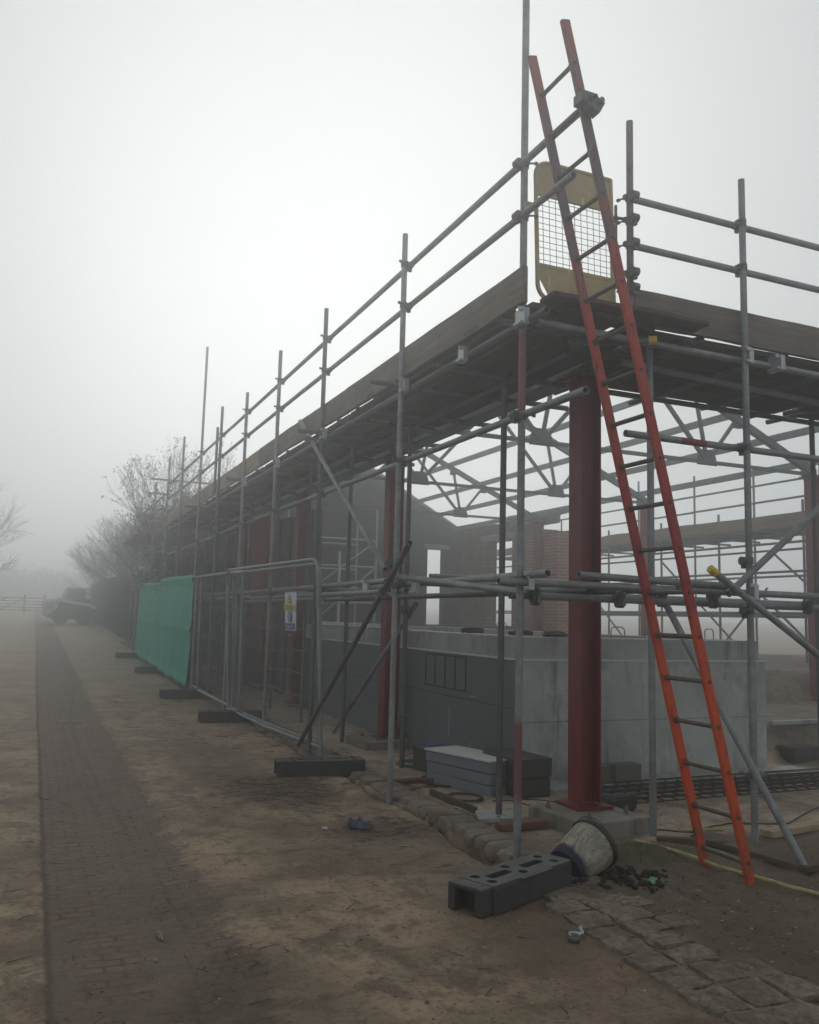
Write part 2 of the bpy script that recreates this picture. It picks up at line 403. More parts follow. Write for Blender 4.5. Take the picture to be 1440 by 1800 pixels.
bt.inputs['Color1'].default_value = (.100, .066, .054, 1); bt.inputs['Color2'].default_value = (.078, .053, .044, 1); bt.inputs['Mortar'].default_value = (.032, .025, .02, 1)
mud = G.math('MULTIPLY', G.ramp(n2, [(.34, 0.1), (.52, 1.)]), G.math('SUBTRACT', 1., G.ramp(G.math('MULTIPLY', yy, .05), [(.2, 0.12), (.5, .6)])))
sc_ = G.mix(mud, bt.outputs[0], G.mix(n3, (.050, .038, .027), (.088, .068, .049)))
c = G.mix(stm, c, sc_)
edge = G.math('MULTIPLY', G.ramp(G.math('ABSOLUTE', G.math('SUBTRACT', sxl, .18)), [(.006, 1.), (.026, 0.)]), .8)
c = G.mix(edge, c, (.03, .023, .016))
edge2 = G.math('MULTIPLY', G.ramp(G.math('ABSOLUTE', G.math('SUBTRACT', G.math('ADD', xx, wob2), 1.0)), [(.01, 1.), (.05, 0.)]), .22)
c = G.mix(edge2, c, (.03, .023, .016))
# darker wet soil + straw zones
def blob(cx, cy, rx, ry, f):
    d = G.math('ADD', G.math('POWER', G.math('DIVIDE', G.math('SUBTRACT', xx, cx), rx), 2.), G.math('POWER', G.math('DIVIDE', G.math('SUBTRACT', yy, cy), ry), 2.))
    d = G.math('ADD', d, G.math('MULTIPLY', G.math('SUBTRACT', n2, .5), 3.))
    return G.math('MULTIPLY', G.ramp(d, [(.4, 1.), (1., 0.)]), f)
for b in ((2.2, 8.0, .55, .9, .75), (2.55, 6.3, .5, .35, .6), (1.9, 9.6, .5, 1.4, .45), (1.0, 3.4, .5, 1., .5), (2.0, 3.0, .8, .5, .4), (3.1, 16.5, 1.2, 3, .5)):
    c = G.mix(blob(*b), c, (.030, .021, .014))
# right of the kerb: dark loose earth; inner floor pale wet mud
rtm = G.math('MULTIPLY', G.ramp(G.math('SUBTRACT', G.math('ADD', xx, wob), 2.5), [(.5, 0.), (.75, 1.)]), G.ramp(G.math('MULTIPLY', G.math('ADD', yy, wob), .1), [(.50, 1.), (.56, 0.)]))
c = G.mix(G.math('MULTIPLY', rtm, .85), c, G.mix(G.ramp(n3, [(.35, 0.), (.7, 1.)]), (.030, .023, .016), (.068, .052, .036)))
inm = G.math('MULTIPLY', G.ramp(G.math('SUBTRACT', G.math('ADD', xx, wob), 3.), [(.4, 0.), (.6, 1.)]), G.ramp(G.math('MULTIPLY', G.math('ADD', yy, wob), .1), [(.53, 0.), (.56, 1.)]))
c = G.mix(G.math('MULTIPLY', inm, .8), c, G.mix(G.ramp(n2, [(.4, 0.), (.65, 1.)]), (.24, .205, .165), (.12, .095, .07)))
# grass / moss film
gm = G.math('MAXIMUM', blob(3.95, 5.05, .5, .28, .8), blob(3.45, 6.6, .12, .35, .8))
c = G.mix(gm, c, G.mix(n3, (.022, .026, .010), (.06, .065, .025)))
# far-right banks soil
bk = G.ramp(G.math('SUBTRACT', xx, 7.7), [(.5, 0.), (.9, 1.)])
c = G.mix(G.math('MULTIPLY', bk, .9), c, G.mix(G.ramp(n2, [(.4, 0.), (.6, 1.)]), (.04, .034, .026), (.10, .085, .068)))
# road beyond is paler, dry concrete
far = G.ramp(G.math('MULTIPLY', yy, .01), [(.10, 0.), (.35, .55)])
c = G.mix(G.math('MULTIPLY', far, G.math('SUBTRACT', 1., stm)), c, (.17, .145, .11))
c = G.mix(G.ramp(n3, [(.53, 0.), (.66, .75)]), c, (.024, .017, .011))
c = G.mix(G.ramp(G.noise(60, 5, .8, P), [(.56, 0.), (.66, .6)]), c, (.02, .015, .010))
c = G.mix(G.ramp(n4, [(.64, 0.), (.72, .7)]), c, (.20, .17, .12))
wet = G.noise(.55, 6, .6, P, .8)
c = G.mix(G.math('MULTIPLY', G.ramp(wet, [(.47, 0.), (.58, .6)]), G.ramp(G.math('MULTIPLY', yy, .1), [(.3, 1.), (1.2, .35)])), c, (.040, .028, .018))
c = G.mix(G.ramp(G.noise(9, 6, .8, G.mapped((1, .35, 1), rot=(0, 0, .1)), .5), [(.57, 0.), (.66, .6)]), c, (.036, .026, .017))
vc = G.n('TexVoronoi', Scale=.42, _feature='DISTANCE_TO_EDGE'); wv = G.n('VectorMath', _operation='ADD'); G.l(P, wv.inputs[0]); cw = G.n('CombineXYZ'); G.l(G.math('MULTIPLY', n2, .5), cw.inputs[0]); G.l(G.math('MULTIPLY', n1, .8), cw.inputs[1]); G.l(cw.outputs[0], wv.inputs[1]); G.l(wv.outputs[0], vc.inputs['Vector'])
crk = G.math('MULTIPLY', G.ramp(vc.outputs['Distance'], [(.002, 1.), (.008, 0.)]), G.math('MULTIPLY', G.math('SUBTRACT', 1., stm), G.ramp(n2, [(.4, .0), (.5, .4)])))
c = G.mix(crk, c, (.018, .013, .009))
c = G.mix(1., c, (1.07, .985, .90), 'MULTIPLY')
hv_ = G.n('HueSaturation', Saturation=.88, Value=2.4); G.l(c, hv_.inputs['Color']); G.base(hv_.outputs[0])
hb = G.math('ADD', G.math('MULTIPLY', n3, 1.), G.math('ADD', G.math('MULTIPLY', n4, .5), G.math('MULTIPLY', G.math('MULTIPLY', bt.outputs['Fac'], stm), -.8)))
G.bump(hb, .8, .03)
G.l(G.ramp(n2, [(.3, .92), (.7, .62)]), G.b.inputs['Roughness'])
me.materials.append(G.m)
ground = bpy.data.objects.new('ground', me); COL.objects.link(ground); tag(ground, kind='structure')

# ---------------------------------------------------------------- kerb of old setts
def stone(mb, c, size, ang, tilt=0, pw=5, rg=1., mt=None):
    """rounded, irregular stone"""
    bm = bmesh.new(); bmesh.ops.create_cube(bm, size=1); bmesh.ops.subdivide_edges(bm, edges=bm.edges, cuts=3, use_grid_fill=True)
    sx, sy, sz = size; o = V((random.random() * 50, random.random() * 50, 0))
    vs = []
    for v in bm.verts:
        p = v.co.copy() * 2
        q = V([math.copysign(abs(t) ** 1., t) for t in p])
        L = (abs(q.x) ** pw + abs(q.y) ** pw + abs(q.z) ** pw) ** (1 / pw)
        q = q / L
        q *= 1 + rg * (.13 * noise.noise(q * 1.6 + o) + .05 * noise.noise(q * 5 + o))
        q = V((q.x * sx / 2, q.y * sy / 2, q.z * sz / 2))
        q = Matrix.Rotation(tilt, 3, 'Y') @ q
        vs.append(Matrix.Rotation(ang, 3, 'Z') @ q + V(c))
    mb.add(vs, [[v.index for v in f.verts] for f in bm.faces], mt); bm.free()
M_stonem = NT('muddy_sett', .85, 0, .3)
_a = M_stonem.noise(2.2, 7, .75); _b = M_stonem.noise(28, 6, .75)
M_stonem.base(M_stonem.mix(M_stonem.ramp(_b, [(.42, 0.), (.62, .8)]), M_stonem.mix(M_stonem.ramp(_a, [(.38, 0.), (.58, 1.)]), (.12, .094, .07), (.24, .20, .155)), (.05, .038, .027))).bump(_b, .6, .014); M_stonem = M_stonem.m
kb = MB(); y = 5.0
while y < 34:
    L = random.uniform(.16, .3)
    stone(kb, (3.17 + random.uniform(-.015, .015), y + L / 2, gh(3.17, y) - .012 - .012 * random.random()), (.28, L * .99, .14), random.uniform(-.08, .08), random.uniform(-.06, .06), mt=M_stone); y += L
y = 1.9
while y < 4.75:
    L = random.uniform(.17, .26)
    for k, (x0, wd) in enumerate(((2.90, .23), (3.14, .24), (3.36, .2)) if y < 4.3 else ((3.0, .3), (3.28, .22))):
        if k == 2 and random.random() < .5: continue
        xk = x0 - .06 * (4.6 - y)
        stone(kb, (xk + random.uniform(-.02, .02), y + L / 2, gh(xk, y) - .034 - .006 * random.random()), (wd * random.uniform(.9, 1.04), L * 1.0, .11), random.uniform(-.15, .15), random.uniform(-.05, .05), 9, 1.2, M_stonem)
    y += L
tag(kb.build('kerb', M_stone, smooth=True), kind='structure')

# loose stuff on the ground
lit = MB()
ml = [plain('leaf_pale', (.30, .25, .17), .8), plain('leaf_brown', (.07, .04, .022), .8), plain('leaf_dark', (.022, .016, .011), .9), plain('grit_pale', (.36, .34, .3), .9), plain('straw', (.12, .09, .05), .9)]
def leaf(x, y, L, m):
    a = random.uniform(0, 2 * pi); z = gh(x, y) + .006; t = V((cos(a), sin(a), 0)); s_ = V((-sin(a), cos(a), 0))
    c0 = V((x, y, z)); w_ = L * random.uniform(.15, .3); h = random.uniform(.0, .006)
    lit.add([c0 - t * L / 2, c0 + s_ * w_ + V((0, 0, h)), c0 + t * L / 2, c0 - s_ * w_ + V((0, 0, h * .5)), c0 + V((0, 0, h * .3))], [(0, 1, 4), (1, 2, 4), (2, 3, 4), (3, 0, 4)], m)
def twig(x, y, L, r, m):
    a = random.uniform(0, 2 * pi); pts = []; px_, py_ = x, y
    for i in range(4):
        pts.append((px_, py_, gh(px_, py_) + r + .003)); a += random.uniform(-.4, .4); px_ += cos(a) * L / 3; py_ += sin(a) * L / 3
    lit.path(pts, r, m, 4, .5)
def pebble(x, y, r, m):
    z = gh(x, y); o = lit.v.__len__(); vs = []
    for d in ((1, 0, 0), (-1, 0, 0), (0, 1, 0), (0, -1, 0), (.2, -.1, .28), (0, 0, -.5)):
        vs.append(V((x, y, z)) + V(d) * r * random.uniform(.6, 1.3))
    lit.add(vs, [(0, 2, 4), (2, 1, 4), (1, 3, 4), (3, 0, 4), (2, 0, 5), (1, 2, 5), (3, 1, 5), (0, 3, 5)], m)
def rp(): 
    d = random.uniform(0, 1) ** 1.5 * 8 + 2.6; return random.uniform(-.6, 3.0), d
for _ in range(260): leaf(*rp(), random.uniform(.012, .036), random.choice([ml[1]] * 3 + [ml[2], ml[0]]))
for _ in range(1500):
    x, y = rp(); q_ = noise.noise(V((x * 1.2, y * 1.2, 4)))
    if q_ > -.05: pebble(x, y, random.uniform(.003, .009) * (1 + q_), random.choice((ml[2], ml[2], ml[1])))
for _ in range(900): pebble(*rp(), random.uniform(.003, .009), random.choice([ml[2]] * 3 + [ml[3], ml[1]]))
for _ in range(130): twig(*rp(), random.uniform(.05, .14), .0022, random.choice((ml[2], ml[1])))
for _ in range(330): twig(random.gauss(2.15, .3), random.gauss(7.9, .5), random.uniform(.05, .16), .002, random.choice((ml[2], ml[4], ml[1], ml[2])))
for _ in range(130): twig(random.gauss(2.55, .22), random.gauss(6.35, .2), random.uniform(.04, .12), .002, random.choice((ml[2], ml[1], ml[4])))
for _ in range(60): twig(random.uniform(1.2, 2.9), random.uniform(10, 17), random.uniform(.08, .25), .004, ml[2])
for _ in range(1500):
    x = random.uniform(3.15, 5.4); y = random.uniform(2.6, 5.0)
    if random.random() < .62: pebble(x, y, random.uniform(.003, .012), random.choice((ml[3], ml[2], ml[2], ml[1], ml[1])))
    else: leaf(x, y, random.uniform(.012, .04), random.choice((ml[1], ml[2], ml[2], ml[0], ml[4])))
for _ in range(260): pebble(random.uniform(3.4, 7), random.uniform(5.5, 7), random.uniform(.004, .014), random.choice((ml[2], ml[1], ml[3])))
for _ in range(160): pebble(random.gauss(3.35, .12), random.uniform(6.5, 11), random.uniform(.01, .03), random.choice((ml[2], ml[1])))
tag(lit.build('ground_litter', None), 'fallen leaves, twigs and grit scattered over the earth', 'litter', kind='stuff')
gr = MB()
gmats = [plain('grass_blades', (.05, .06, .02), .8), plain('grass_dry', (.10, .09, .04), .8)]
for cx, cy, sx_, sy_, n in ((3.95, 5.08, .3, .14, 1500), (3.42, 6.45, .06, .2, 350), (3.3, 4.75, .1, .1, 60), (4.9, 5.15, .25, .12, 200), (2.85, 4.2, .03, .5, 60), (3.1, 5.25, .06, .15, 120)):
    for _ in range(n):
        x = random.gauss(cx, sx_); y = random.gauss(cy, sy_); z = gh(x, y); a = random.uniform(0, 6.28); h = random.uniform(.008, .035); l = random.uniform(.3, 1.2) * h
        d = V((cos(a), sin(a), 0)); s_ = V((-sin(a), cos(a), 0)) * .0016; b = V((x, y, z - .003))
        gr.add([b - s_, b + s_, b + d * l + V((0, 0, h))], [(0, 1, 2)], gmats[random.random() < .35])
tag(gr.build('grass', None), 'short thin grass on the low earth mound', 'grass', kind='stuff')

# ---------------------------------------------------------------- scaffold helpers
def coupler(mb, p, ax1, ax2, side=None, m=None, bolt=True):
    """right-angle coupler: a clamp band round each tube, bolts with nuts"""
    p = V(p); a1, a2 = V(ax1).normalized(), V(ax2).normalized(); s_ = V(side).normalized() if side is not None else a1.cross(a2)
    q = p + s_ * .056 * 1.
    r = TUBE
    mb.tube(p - a1 * .026, p + a1 * .026, r * 1.28, m, 10)
    mb.tube(q - a2 * .026, q + a2 * .026, r * 1.28, m, 10)
    mb.box((p + q) / 2, (.05, .05, .05), m)
    if bolt:
        for c, ax in ((p, a2), (q, a1)):
            e = c - ax * .045
            for sg in (-1,):
                b0 = c - ax * .034 + s_ * .0
                mb.tube(b0, b0 - s_ * .055 - ax * .02, .007, m, 6)
                mb.tube(b0 - s_ * .055 - ax * .02, b0 - s_ * .075 - ax * .027, .014, m, 6)
                mb.box(c - ax * .04, (.03, .03, .035), m)
def T(p0, p1, name, parent, m=None, r=TUBE):
    b = MB(); b.tube(p0, p1, r, m or M_tube, 14, hollow=True, mi=M_dark); return b.build(name, None, parent, smooth=True)
X0 = 3.0
PY = [5.19, 7.24, 9.66, 11.78, 13.85, 15.96, 18.01, 20.5, 22.8]
PT = [7.2, 5.2, 5.26, 5.33, 5.2, 5.42, 7.15, 5.68, 5.58]
sc = thing('scaffold', 'grey tube scaffold wrapping the near corner of the building with planked walkway', 'scaffold', (3.06, 5.19, 0))
mats = [M_tubeA, M_tube, M_tubeD, M_tube, M_tube, M_tubeD, M_tube, M_tubeR, M_tube]
posts = []
for i, (y, t) in enumerate(zip(PY, PT)):
    x = 3.06 if i == 0 else 2.98
    g0 = gh(x, y) + (.03 if i == 0 else .01)
    posts.append(T((x, y, g0), (x, y, t), 'standard', sc, mats[i]))
    if i: b = MB(); b.box((x, y, g0 + .0), (.16, .16, .008)); b.build('base_plate', M_tubeD, sc)
T((2.98, 16.33, 3.8), (2.98, 16.33, 5.1), 'standard', sc, M_tubeR)
for x, y in ((3.61, 6.42), (3.66, 8.58), (3.66, 10.5), (3.68, 12.4), (3.68, 14.2), (3.68, 16.3), (3.68, 18.4), (3.68, 20.8), (4.29, 5.33), (7.2, 6.4)):
    T((x, y, gh(x, y) + .05), (x, y, 3.78), 'standard', sc, M_tubeD if y > 5.5 else M_tube)
DX, DY = 4.98, 5.04
T((DX, DY, gh(DX, DY) + .03), (DX, DY, 5.165), 'standard', sc, M_tube)
T((3.93, 5.1, 3.80), (3.93, 5.1, 5.42), 'standard', sc, M_tubeR)
T((7.05, 5.05, .1), (7.05, 5.05, 5.2), 'standard', sc, M_tube)
# guard rails (tubes end to end, slightly overlapping side by side)
def run(z, y0, y1, x, name='guard_rail', cuts=(), m=None):
    ys = [y0] + list(cuts) + [y1]
    for k in range(len(ys) - 1):
        T((x + .004 * (k % 2), ys[k], z + .006 * (k % 2)), (x + .004 * (k % 2), ys[k + 1] - .004, z), name, sc, m or (M_tube, M_tubeD)[k % 2])
XG = 3.035
run(4.90, 4.28, 22.95, XG, cuts=(9.2, 15.3)); run(4.50, 4.52, 22.9, XG, cuts=(10.6, 16.8))
run(3.03, 4.40, 23.4, XG + .015, 'ledger', cuts=(10.3, 16.7)); run(3.70, 4.86, 23.4, XG + .02, 'ledger', cuts=(7.9, 12.2, 18.2), m=M_tubeD)
run(3.70, 5.6, 23.4, 3.71, 'ledger', cuts=(9.0, 15.1), m=M_tubeD)
for (a, b_) in (((3.10, 4.90, 1.915), (3.13, 8.4, 1.895)), ((3.03, 7.1, 1.84), (3.04, 13.2, 1.83)), ((3.12, 7.6, 1.95), (3.1, 14.0, 1.93)), ((3.05, 13.1, 1.86), (3.05, 19.5, 1.84)), ((3.12, 13.8, 1.95), (3.1, 20.0, 1.93)),
               ((3.64, 5.2, 1.83), (3.62, 11.3, 1.81)), ((3.64, 11.4, 1.83), (3.62, 17.3, 1.81)), ((3.05, 19.4, 1.86), (3.05, 23.4, 1.84)), ((2.97, 7.15, 1.96), (3.12, 5.28, 1.80)),
               ((2.86, 5.13, 1.86), (6.1, 5.10, 1.855)), ((6.05, 5.16, 1.87), (9.2, 5.16, 1.85)), ((3.02, 5.26, 1.775), (8.9, 5.26, 1.76)), ((3.5, 5.13, 1.93), (4.86, 5.10, 1.90)),
               ((3.5, 6.48, 1.84), (9, 6.48, 1.84)), ((3.3, 7.2, 1.98), (4.9, 7.2, 1.98)), ((2.9, 7.3, 1.92), (4.3, 7.3, 1.92)), ((2.9, 9.72, 1.9), (4.2, 9.72, 1.9)), ((2.88, 11.84, 1.9), (4.2, 11.84, 1.9)), ((4.35, 5.0, 1.86), (4.35, 6.7, 1.86))):
    T(a, b_, 'ledger', sc, random.choice((M_tube, M_tube, M_tubeD)))
# right-hand side
T((3.90, 5.10, 4.80), (9.6, 5.08, 4.78), 'guard_rail', sc); T((3.90, 5.10, 4.43), (9.6, 5.08, 4.40), 'guard_rail', sc)
T((3.12, 5.10, 3.70), (6.0, 5.10, 3.68), 'ledger', sc); T((5.98, 5.13, 3.70), (9.6, 5.10, 3.68), 'ledger', sc)
T((3.88, 5.10, 2.98), (9.0, 5.10, 2.97), 'ledger', sc, steel('tube_red_band', zones=()))
rb = MB(); rb.tube((4.38, 5.10, 2.979), (4.62, 5.10, 2.978), TUBE * 1.02, plain('red_spray_band', (.2, .04, .04), .6, 0, .4), 14); rb.build('paint_band', None, sc, smooth=True)
T((4.1, 6.42, 3.70), (9.3, 6.42, 3.70), 'ledger', sc, M_tubeD)
# transoms under the deck
for y in (5.35, 6.6, 7.32, 8.4, 9.02, 9.74, 10.25, 11.15, 11.86, 12.9, 13.93, 15.0, 16.04, 17.1, 18.1, 19.4, 20.6, 21.8, 22.9):
    stub = .28 if y in (7.32, 9.74, 13.93, 18.1) else .04
    T((3.0 - stub, y, 3.757), (4.1 + random.choice((.12, .45, .72, .75)), y, 3.757), 'transom', sc, M_tubeD)
for x in (4.5, 5.35, 6.1, 6.75, 7.1, 7.9, 8.6):
    T((x, 4.98, 3.757), (x - .1, 6.62 + random.uniform(0, .35), 3.757), 'transom', sc, M_tubeD)
T((4.15, 5.5, 3.66), (7.4, 5.75, 3.66), 'ledger', sc, M_tube)
# braces
def brace(a, b_, m=None, cap=None):
    o = T(a, b_, 'brace', sc, m)
    if cap: c_ = MB(); d = (V(b_) - V(a)).normalized(); c_.tube(V(a) - d * .006, V(a) + d * .06, TUBE * 1.16, M_yellow, 14); k = c_.build('end_cap', None, o, world=False, smooth=True); k.data.transform(Matrix.Translation(-V(sc.location)))
    return o
brace((2.93, 10.44, 4.03), (2.93, 7.37, 2.04)); brace((2.92, 6.80, 2.24), (2.95, 10.0, .10), M_tubeD)
brace((3.72, 8.45, 1.75), (3.72, 11.0, .1), steel('tube_brace_red', zones=((.35, .62),)))
brace((5.80, 5.00, 2.64), (4.70, 4.97, 1.835)); brace((4.50, 4.93, 2.01), (5.75, 4.93, 1.28), cap=1)
brace((4.83, 4.46, .03), (4.45, 5.38, 1.78))
# tube pointing out at the deck, with yellow cap
e = T((4.09, 5.02, 3.69), (3.55, 5.36, 3.69), 'transom', sc, M_tubeD)
cc = MB(); cc.tube((4.10, 5.014, 3.69), (4.05, 5.046, 3.69), .034, M_yellow, 14); k = cc.build('end_cap', None, e, world=False, smooth=True); k.data.transform(Matrix.Translation(-V(sc.location)))
# couplers
def cp(p, a, b_, side, m=None):
    mb = MB(); coupler(mb, p, a, b_, side, m or M_clipd); mb.build('coupler', None, sc, smooth=False)
Zv, Yv, Xv = V((0, 0, 1)), V((0, 1, 0)), V((1, 0, 0))
for i, y in enumerate(PY):
    x = 3.06 if i == 0 else 2.98
    for z in (4.90, 4.50, 3.03): cp((x, y, z), Zv, Yv, Xv * (1 if i else -.3))
    if i < 6: cp((x, y, 1.88), Zv, Yv, Xv)
for z in (4.80, 4.43, 4.2): cp((3.93, 5.1, z), Zv, Xv, -Yv)
cp((3.93, 5.1, 4.62), Zv, Xv, -Yv); cp((3.93, 5.1, 4.08), Zv, Xv, -Yv)
for z in (4.80, 4.43, 2.98, 2.10, 1.72): cp((DX, DY, z), Zv, Xv, Yv)
cp((DX, DY, .52), Zv, Xv, -Yv); cp((2.98, 7.30, 2.10), Zv, Yv, -Xv); cp((2.95, 7.35, 1.84), Zv, Yv, -Xv); cp((3.66, 8.55, 1.7), Zv, Yv, -Xv); cp((2.93, 9.9, 3.7), Zv, Yv, -Xv)
cp((3.2, 5.22, 1.8), Yv, Xv, -Zv); cp((3.9, 5.2, 1.8), Yv, Xv, -Zv); cp((4.75, 5.18, 1.82), Yv, Xv, -Zv); cp((5.75, 5.2, 1.8), Yv, Xv, -Zv); cp((4.36, 5.3, 1.82), Yv, Xv, -Zv)
# bright board clips / brackets
for (x, y, z, sy) in ((3.02, 5.13, 3.72, .13), (3.02, 6.05, 3.70, .1), (3.0, 7.2, 3.72, .1), (3.0, 9.62, 3.72, .1), (3.0, 11.75, 3.7, .08), (5.0, 5.0, 3.7, .03), (5.32, 5.05, 3.69, .14), (3.1, 5.12, 1.87, .04), (3.05, 6.95, 1.87, .1), (2.98, 7.3, 1.86, .05), (3.0, 13.8, 3.7, .08), (4.98, 5.0, 1.86, .06), (3.1, 8.3, 1.9, .14)):
    b = MB(); b.box((x, y, z), (.045, sy, .12)); b.box((x - .03, y, z - .045), (.035, sy * .8, .02)); b.box((x - .03, y - sy * .3, z + .05), (.05, .02, .03)); b.build('clip_bracket', M_clip, sc, bevel=.004)
# toe boards
def board(name, a, b_, wd, th, m, parent=None, up=Zv, seg=8, wav=.006):
    """plank with slightly wavy, worn edges; a->b_ along its length"""
    a, b_ = V(a), V(b_); d = b_ - a; L = d.length; x = d / L; y = up.cross(x).normalized(); z = x.cross(y)
    mb = MB(); vs = []; n = seg; ph = random.random() * 50
    for i in range(n + 1):
        t = i / n; c_ = a + d * t; e1 = wav * noise.noise(V((t * L * 2, ph, 0))); e2 = wav * noise.noise(V((t * L * 2, ph, 9))); s_ = wav * 1.2 * noise.noise(V((t * L * .6, ph, 4)))
        for (u, v_) in ((-1, -1), (1, -1), (1, 1), (-1, 1)):
            vs.append(c_ + y * (u * wd / 2 + (e1 if u < 0 else e2)) + z * (v_ * th / 2 + s_))
    fs = [(i * 4 + k, i * 4 + (k + 1) % 4, i * 4 + 4 + (k + 1) % 4, i * 4 + 4 + k) for i in range(n) for k in range(4)] + [(0, 1, 2, 3), tuple(range(n * 4, n * 4 + 4))]
    mb.add(vs, fs, None)
    return mb.build(name, m, parent, bevel=.004)
board('toe_board', (3.025, 5.10, 3.96), (3.025, 8.9, 3.96), .27, .045, M_toe, sc, Xv, 20, .01)
board('toe_board', (3.03, 8.9, 3.96), (3.025, 12.9, 3.965), .27, .045, M_toe, sc, Xv, 20, .01)
board('toe_board', (3.025, 12.9, 3.96), (3.03, 17.1, 3.96), .27, .045, M_toef, sc, Xv, 16)
board('toe_board', (3.03, 17.1, 3.96), (3.03, 23.2, 3.96), .27, .045, M_toef, sc, Xv, 16)
board('toe_board', (3.98, 5.13, 3.965), (8.0, 5.12, 3.955), .27, .045, M_toex, sc, Yv, 20, .012)
board('toe_board', (8.0, 5.14, 3.96), (9.8, 5.12, 3.96), .27, .045, M_toex, sc, Yv, 10)
# deck boards, each loose on the transoms
gl = 'walkway boards laid along the left side of the scaffold'
ends = [5.0, 8.9, 12.8, 16.7, 20.1, 23.3]
xs4 = [3.18, 3.435, 3.69, 4.03]
ordx = ['outermost', 'second', 'third', 'innermost']; ordy = ['nearest the corner', 'second from the corner', 'third from the corner', 'fourth from the corner', 'farthest from the corner']
for k in range(5):
    for j, x in enumerate(xs4):
        o = board('scaffold_board', (x, ends[k] + random.uniform(0, .1), 3.805 + .002 * j), (x + random.uniform(-.006, .006), ends[k + 1] - .03, 3.805 + .002 * j), .235, .04, M_deck, None, Zv, 10, .008)
        tag(recentre(o), f'dark timber board in the left walkway, {ordx[j]} row, {ordy[k]}', 'scaffold board', gl)
gl = 'walkway boards laid along the right side of the scaffold'
for k, (a, b_) in enumerate(((4.13, 6.9), (6.93, 9.7))):
    for j in range(6):
        y = 5.27 + .24 * j
        o = board('scaffold_board', (a + random.uniform(0, .12), y, 3.806), (b_ - random.uniform(0, .04), y, 3.806), .225, .04, M_deckx, None, Zv, 10, .008)
        nm = ['outermost', 'second', 'third', 'fourth', 'fifth', 'innermost'][j]
        tag(recentre(o), f'dark timber board in the right walkway, {nm} row, ' + ('beside the ladder' if k == 0 else 'at the right edge'), 'scaffold board', gl)
# worn reddish board ends at the corner
for k, (a, b_, lb) in enumerate((((3.15, 5.02, 3.86), (4.5, 4.98, 3.845), 'worn board with reddish torn edge laid across the walkway corner'), ((3.3, 5.2, 3.853), (4.1, 5.17, 3.852), 'short board behind the torn red-edged one at the corner'))):
    o = board('loose_board', a, b_, .2, .035, painted('red_edged_board', (.10, .045, .04), (.04, .03, .027), .9, .9, 9), None, Zv, 12, .03); tag(recentre(o), lb, 'scaffold board')
# outer rim plank under the toe board with pale paint chips
o = board('loose_board', (3.06, 5.35, 3.845), (3.06, 8.2, 3.845), .10, .03, painted('chipped_board', (.07, .055, .045), (.04, .03, .027), .6, .9, 9, worn=(.4, .38, .36)), None, Zv, 16, .02)
tag(recentre(o), 'narrow board with chipped pale paint under the toe board', 'scaffold board')

# ---------------------------------------------------------------- ladder
LB = V((4.25, 4.34, gh(4.25, 4.4) - .02)); LT = V((2.865, 4.375, 5.44)); ld = (LT - LB)
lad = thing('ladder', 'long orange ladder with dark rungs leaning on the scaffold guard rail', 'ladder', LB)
lx = ld.normalized(); 
mo = NT('ladder_paint', .5, 0, .4)
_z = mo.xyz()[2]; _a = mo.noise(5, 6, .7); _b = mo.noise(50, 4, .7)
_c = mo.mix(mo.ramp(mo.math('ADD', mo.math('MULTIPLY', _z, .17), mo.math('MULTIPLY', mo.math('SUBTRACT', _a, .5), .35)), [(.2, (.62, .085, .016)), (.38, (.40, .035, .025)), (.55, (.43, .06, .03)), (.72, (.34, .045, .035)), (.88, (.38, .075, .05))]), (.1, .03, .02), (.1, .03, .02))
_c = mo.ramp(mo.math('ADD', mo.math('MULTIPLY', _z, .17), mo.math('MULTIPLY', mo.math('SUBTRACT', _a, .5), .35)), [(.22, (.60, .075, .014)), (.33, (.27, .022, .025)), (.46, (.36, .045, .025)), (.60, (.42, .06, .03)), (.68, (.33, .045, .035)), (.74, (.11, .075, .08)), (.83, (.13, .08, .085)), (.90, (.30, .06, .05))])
_c = mo.mix(mo.ramp(_b, [(.58, 0.), (.72, .7)]), _c, (.11, .025, .015))
_c = mo.mix(mo.ramp(mo.noise(2.2, 6, .75), [(.6, 0.), (.68, .5)]), _c, (.13, .12, .13))
_c = mo.mix(mo.ramp(mo.noise(11, 8, .85, mo.mapped((3, 1, .5))), [(.55, 0.), (.66, .7)]), _c, (.16, .035, .02))
_c = mo.mix(mo.math('MULTIPLY', mo.ramp(_z, [(.0, 1.), (.6, 0.)]), mo.ramp(mo.noise(18, 6, .8), [(.4, 0.), (.6, .8)])), _c, (.10, .07, .045))
_c = mo.mix(mo.ramp(mo.noise(34, 5, .8, mo.mapped((1, 1, .25))), [(.58, 0.), (.63, .85)]), _c, (.055, .02, .014))
mo.base(_c).bump(_b, .25, .004)
HW = .215
def stile(y0, y1):
    b = MB(); p0 = LB + V((0, y0, 0)); p1 = LT + V((0, y1, 0))
    n = 1; b.beam(p0, p1, .066, .032, None, Yv); return b
for (y0, y1, ) in ((0, 0), (.40, .40)):
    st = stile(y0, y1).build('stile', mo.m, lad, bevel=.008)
    nb = MB()
nR = 20
for k in range(nR):
    t = (.155 + k * .288) / ld.length
    if t > .985: break
    c0 = LB + ld * t
    b = MB(); b.tube(c0 + V((0, .01, 0)), c0 + V((0, .39, 0)), .0155, None, 10)
    r_ = b.build('rung', M_rung, lad, smooth=True)
    b = MB()
    b.tube(c0 + V((0, -.027, 0)), c0 + V((0, .427, 0)), .0125, None, 8)
    for yy_ in (.03, .37): b.tube(c0 + V((0, yy_ - .01, 0)), c0 + V((0, yy_ + .01, 0)), .021, None, 8)
    o = b.build('rung_pin', M_rung, r_, world=False); o.data.transform(Matrix.Translation(-LB))
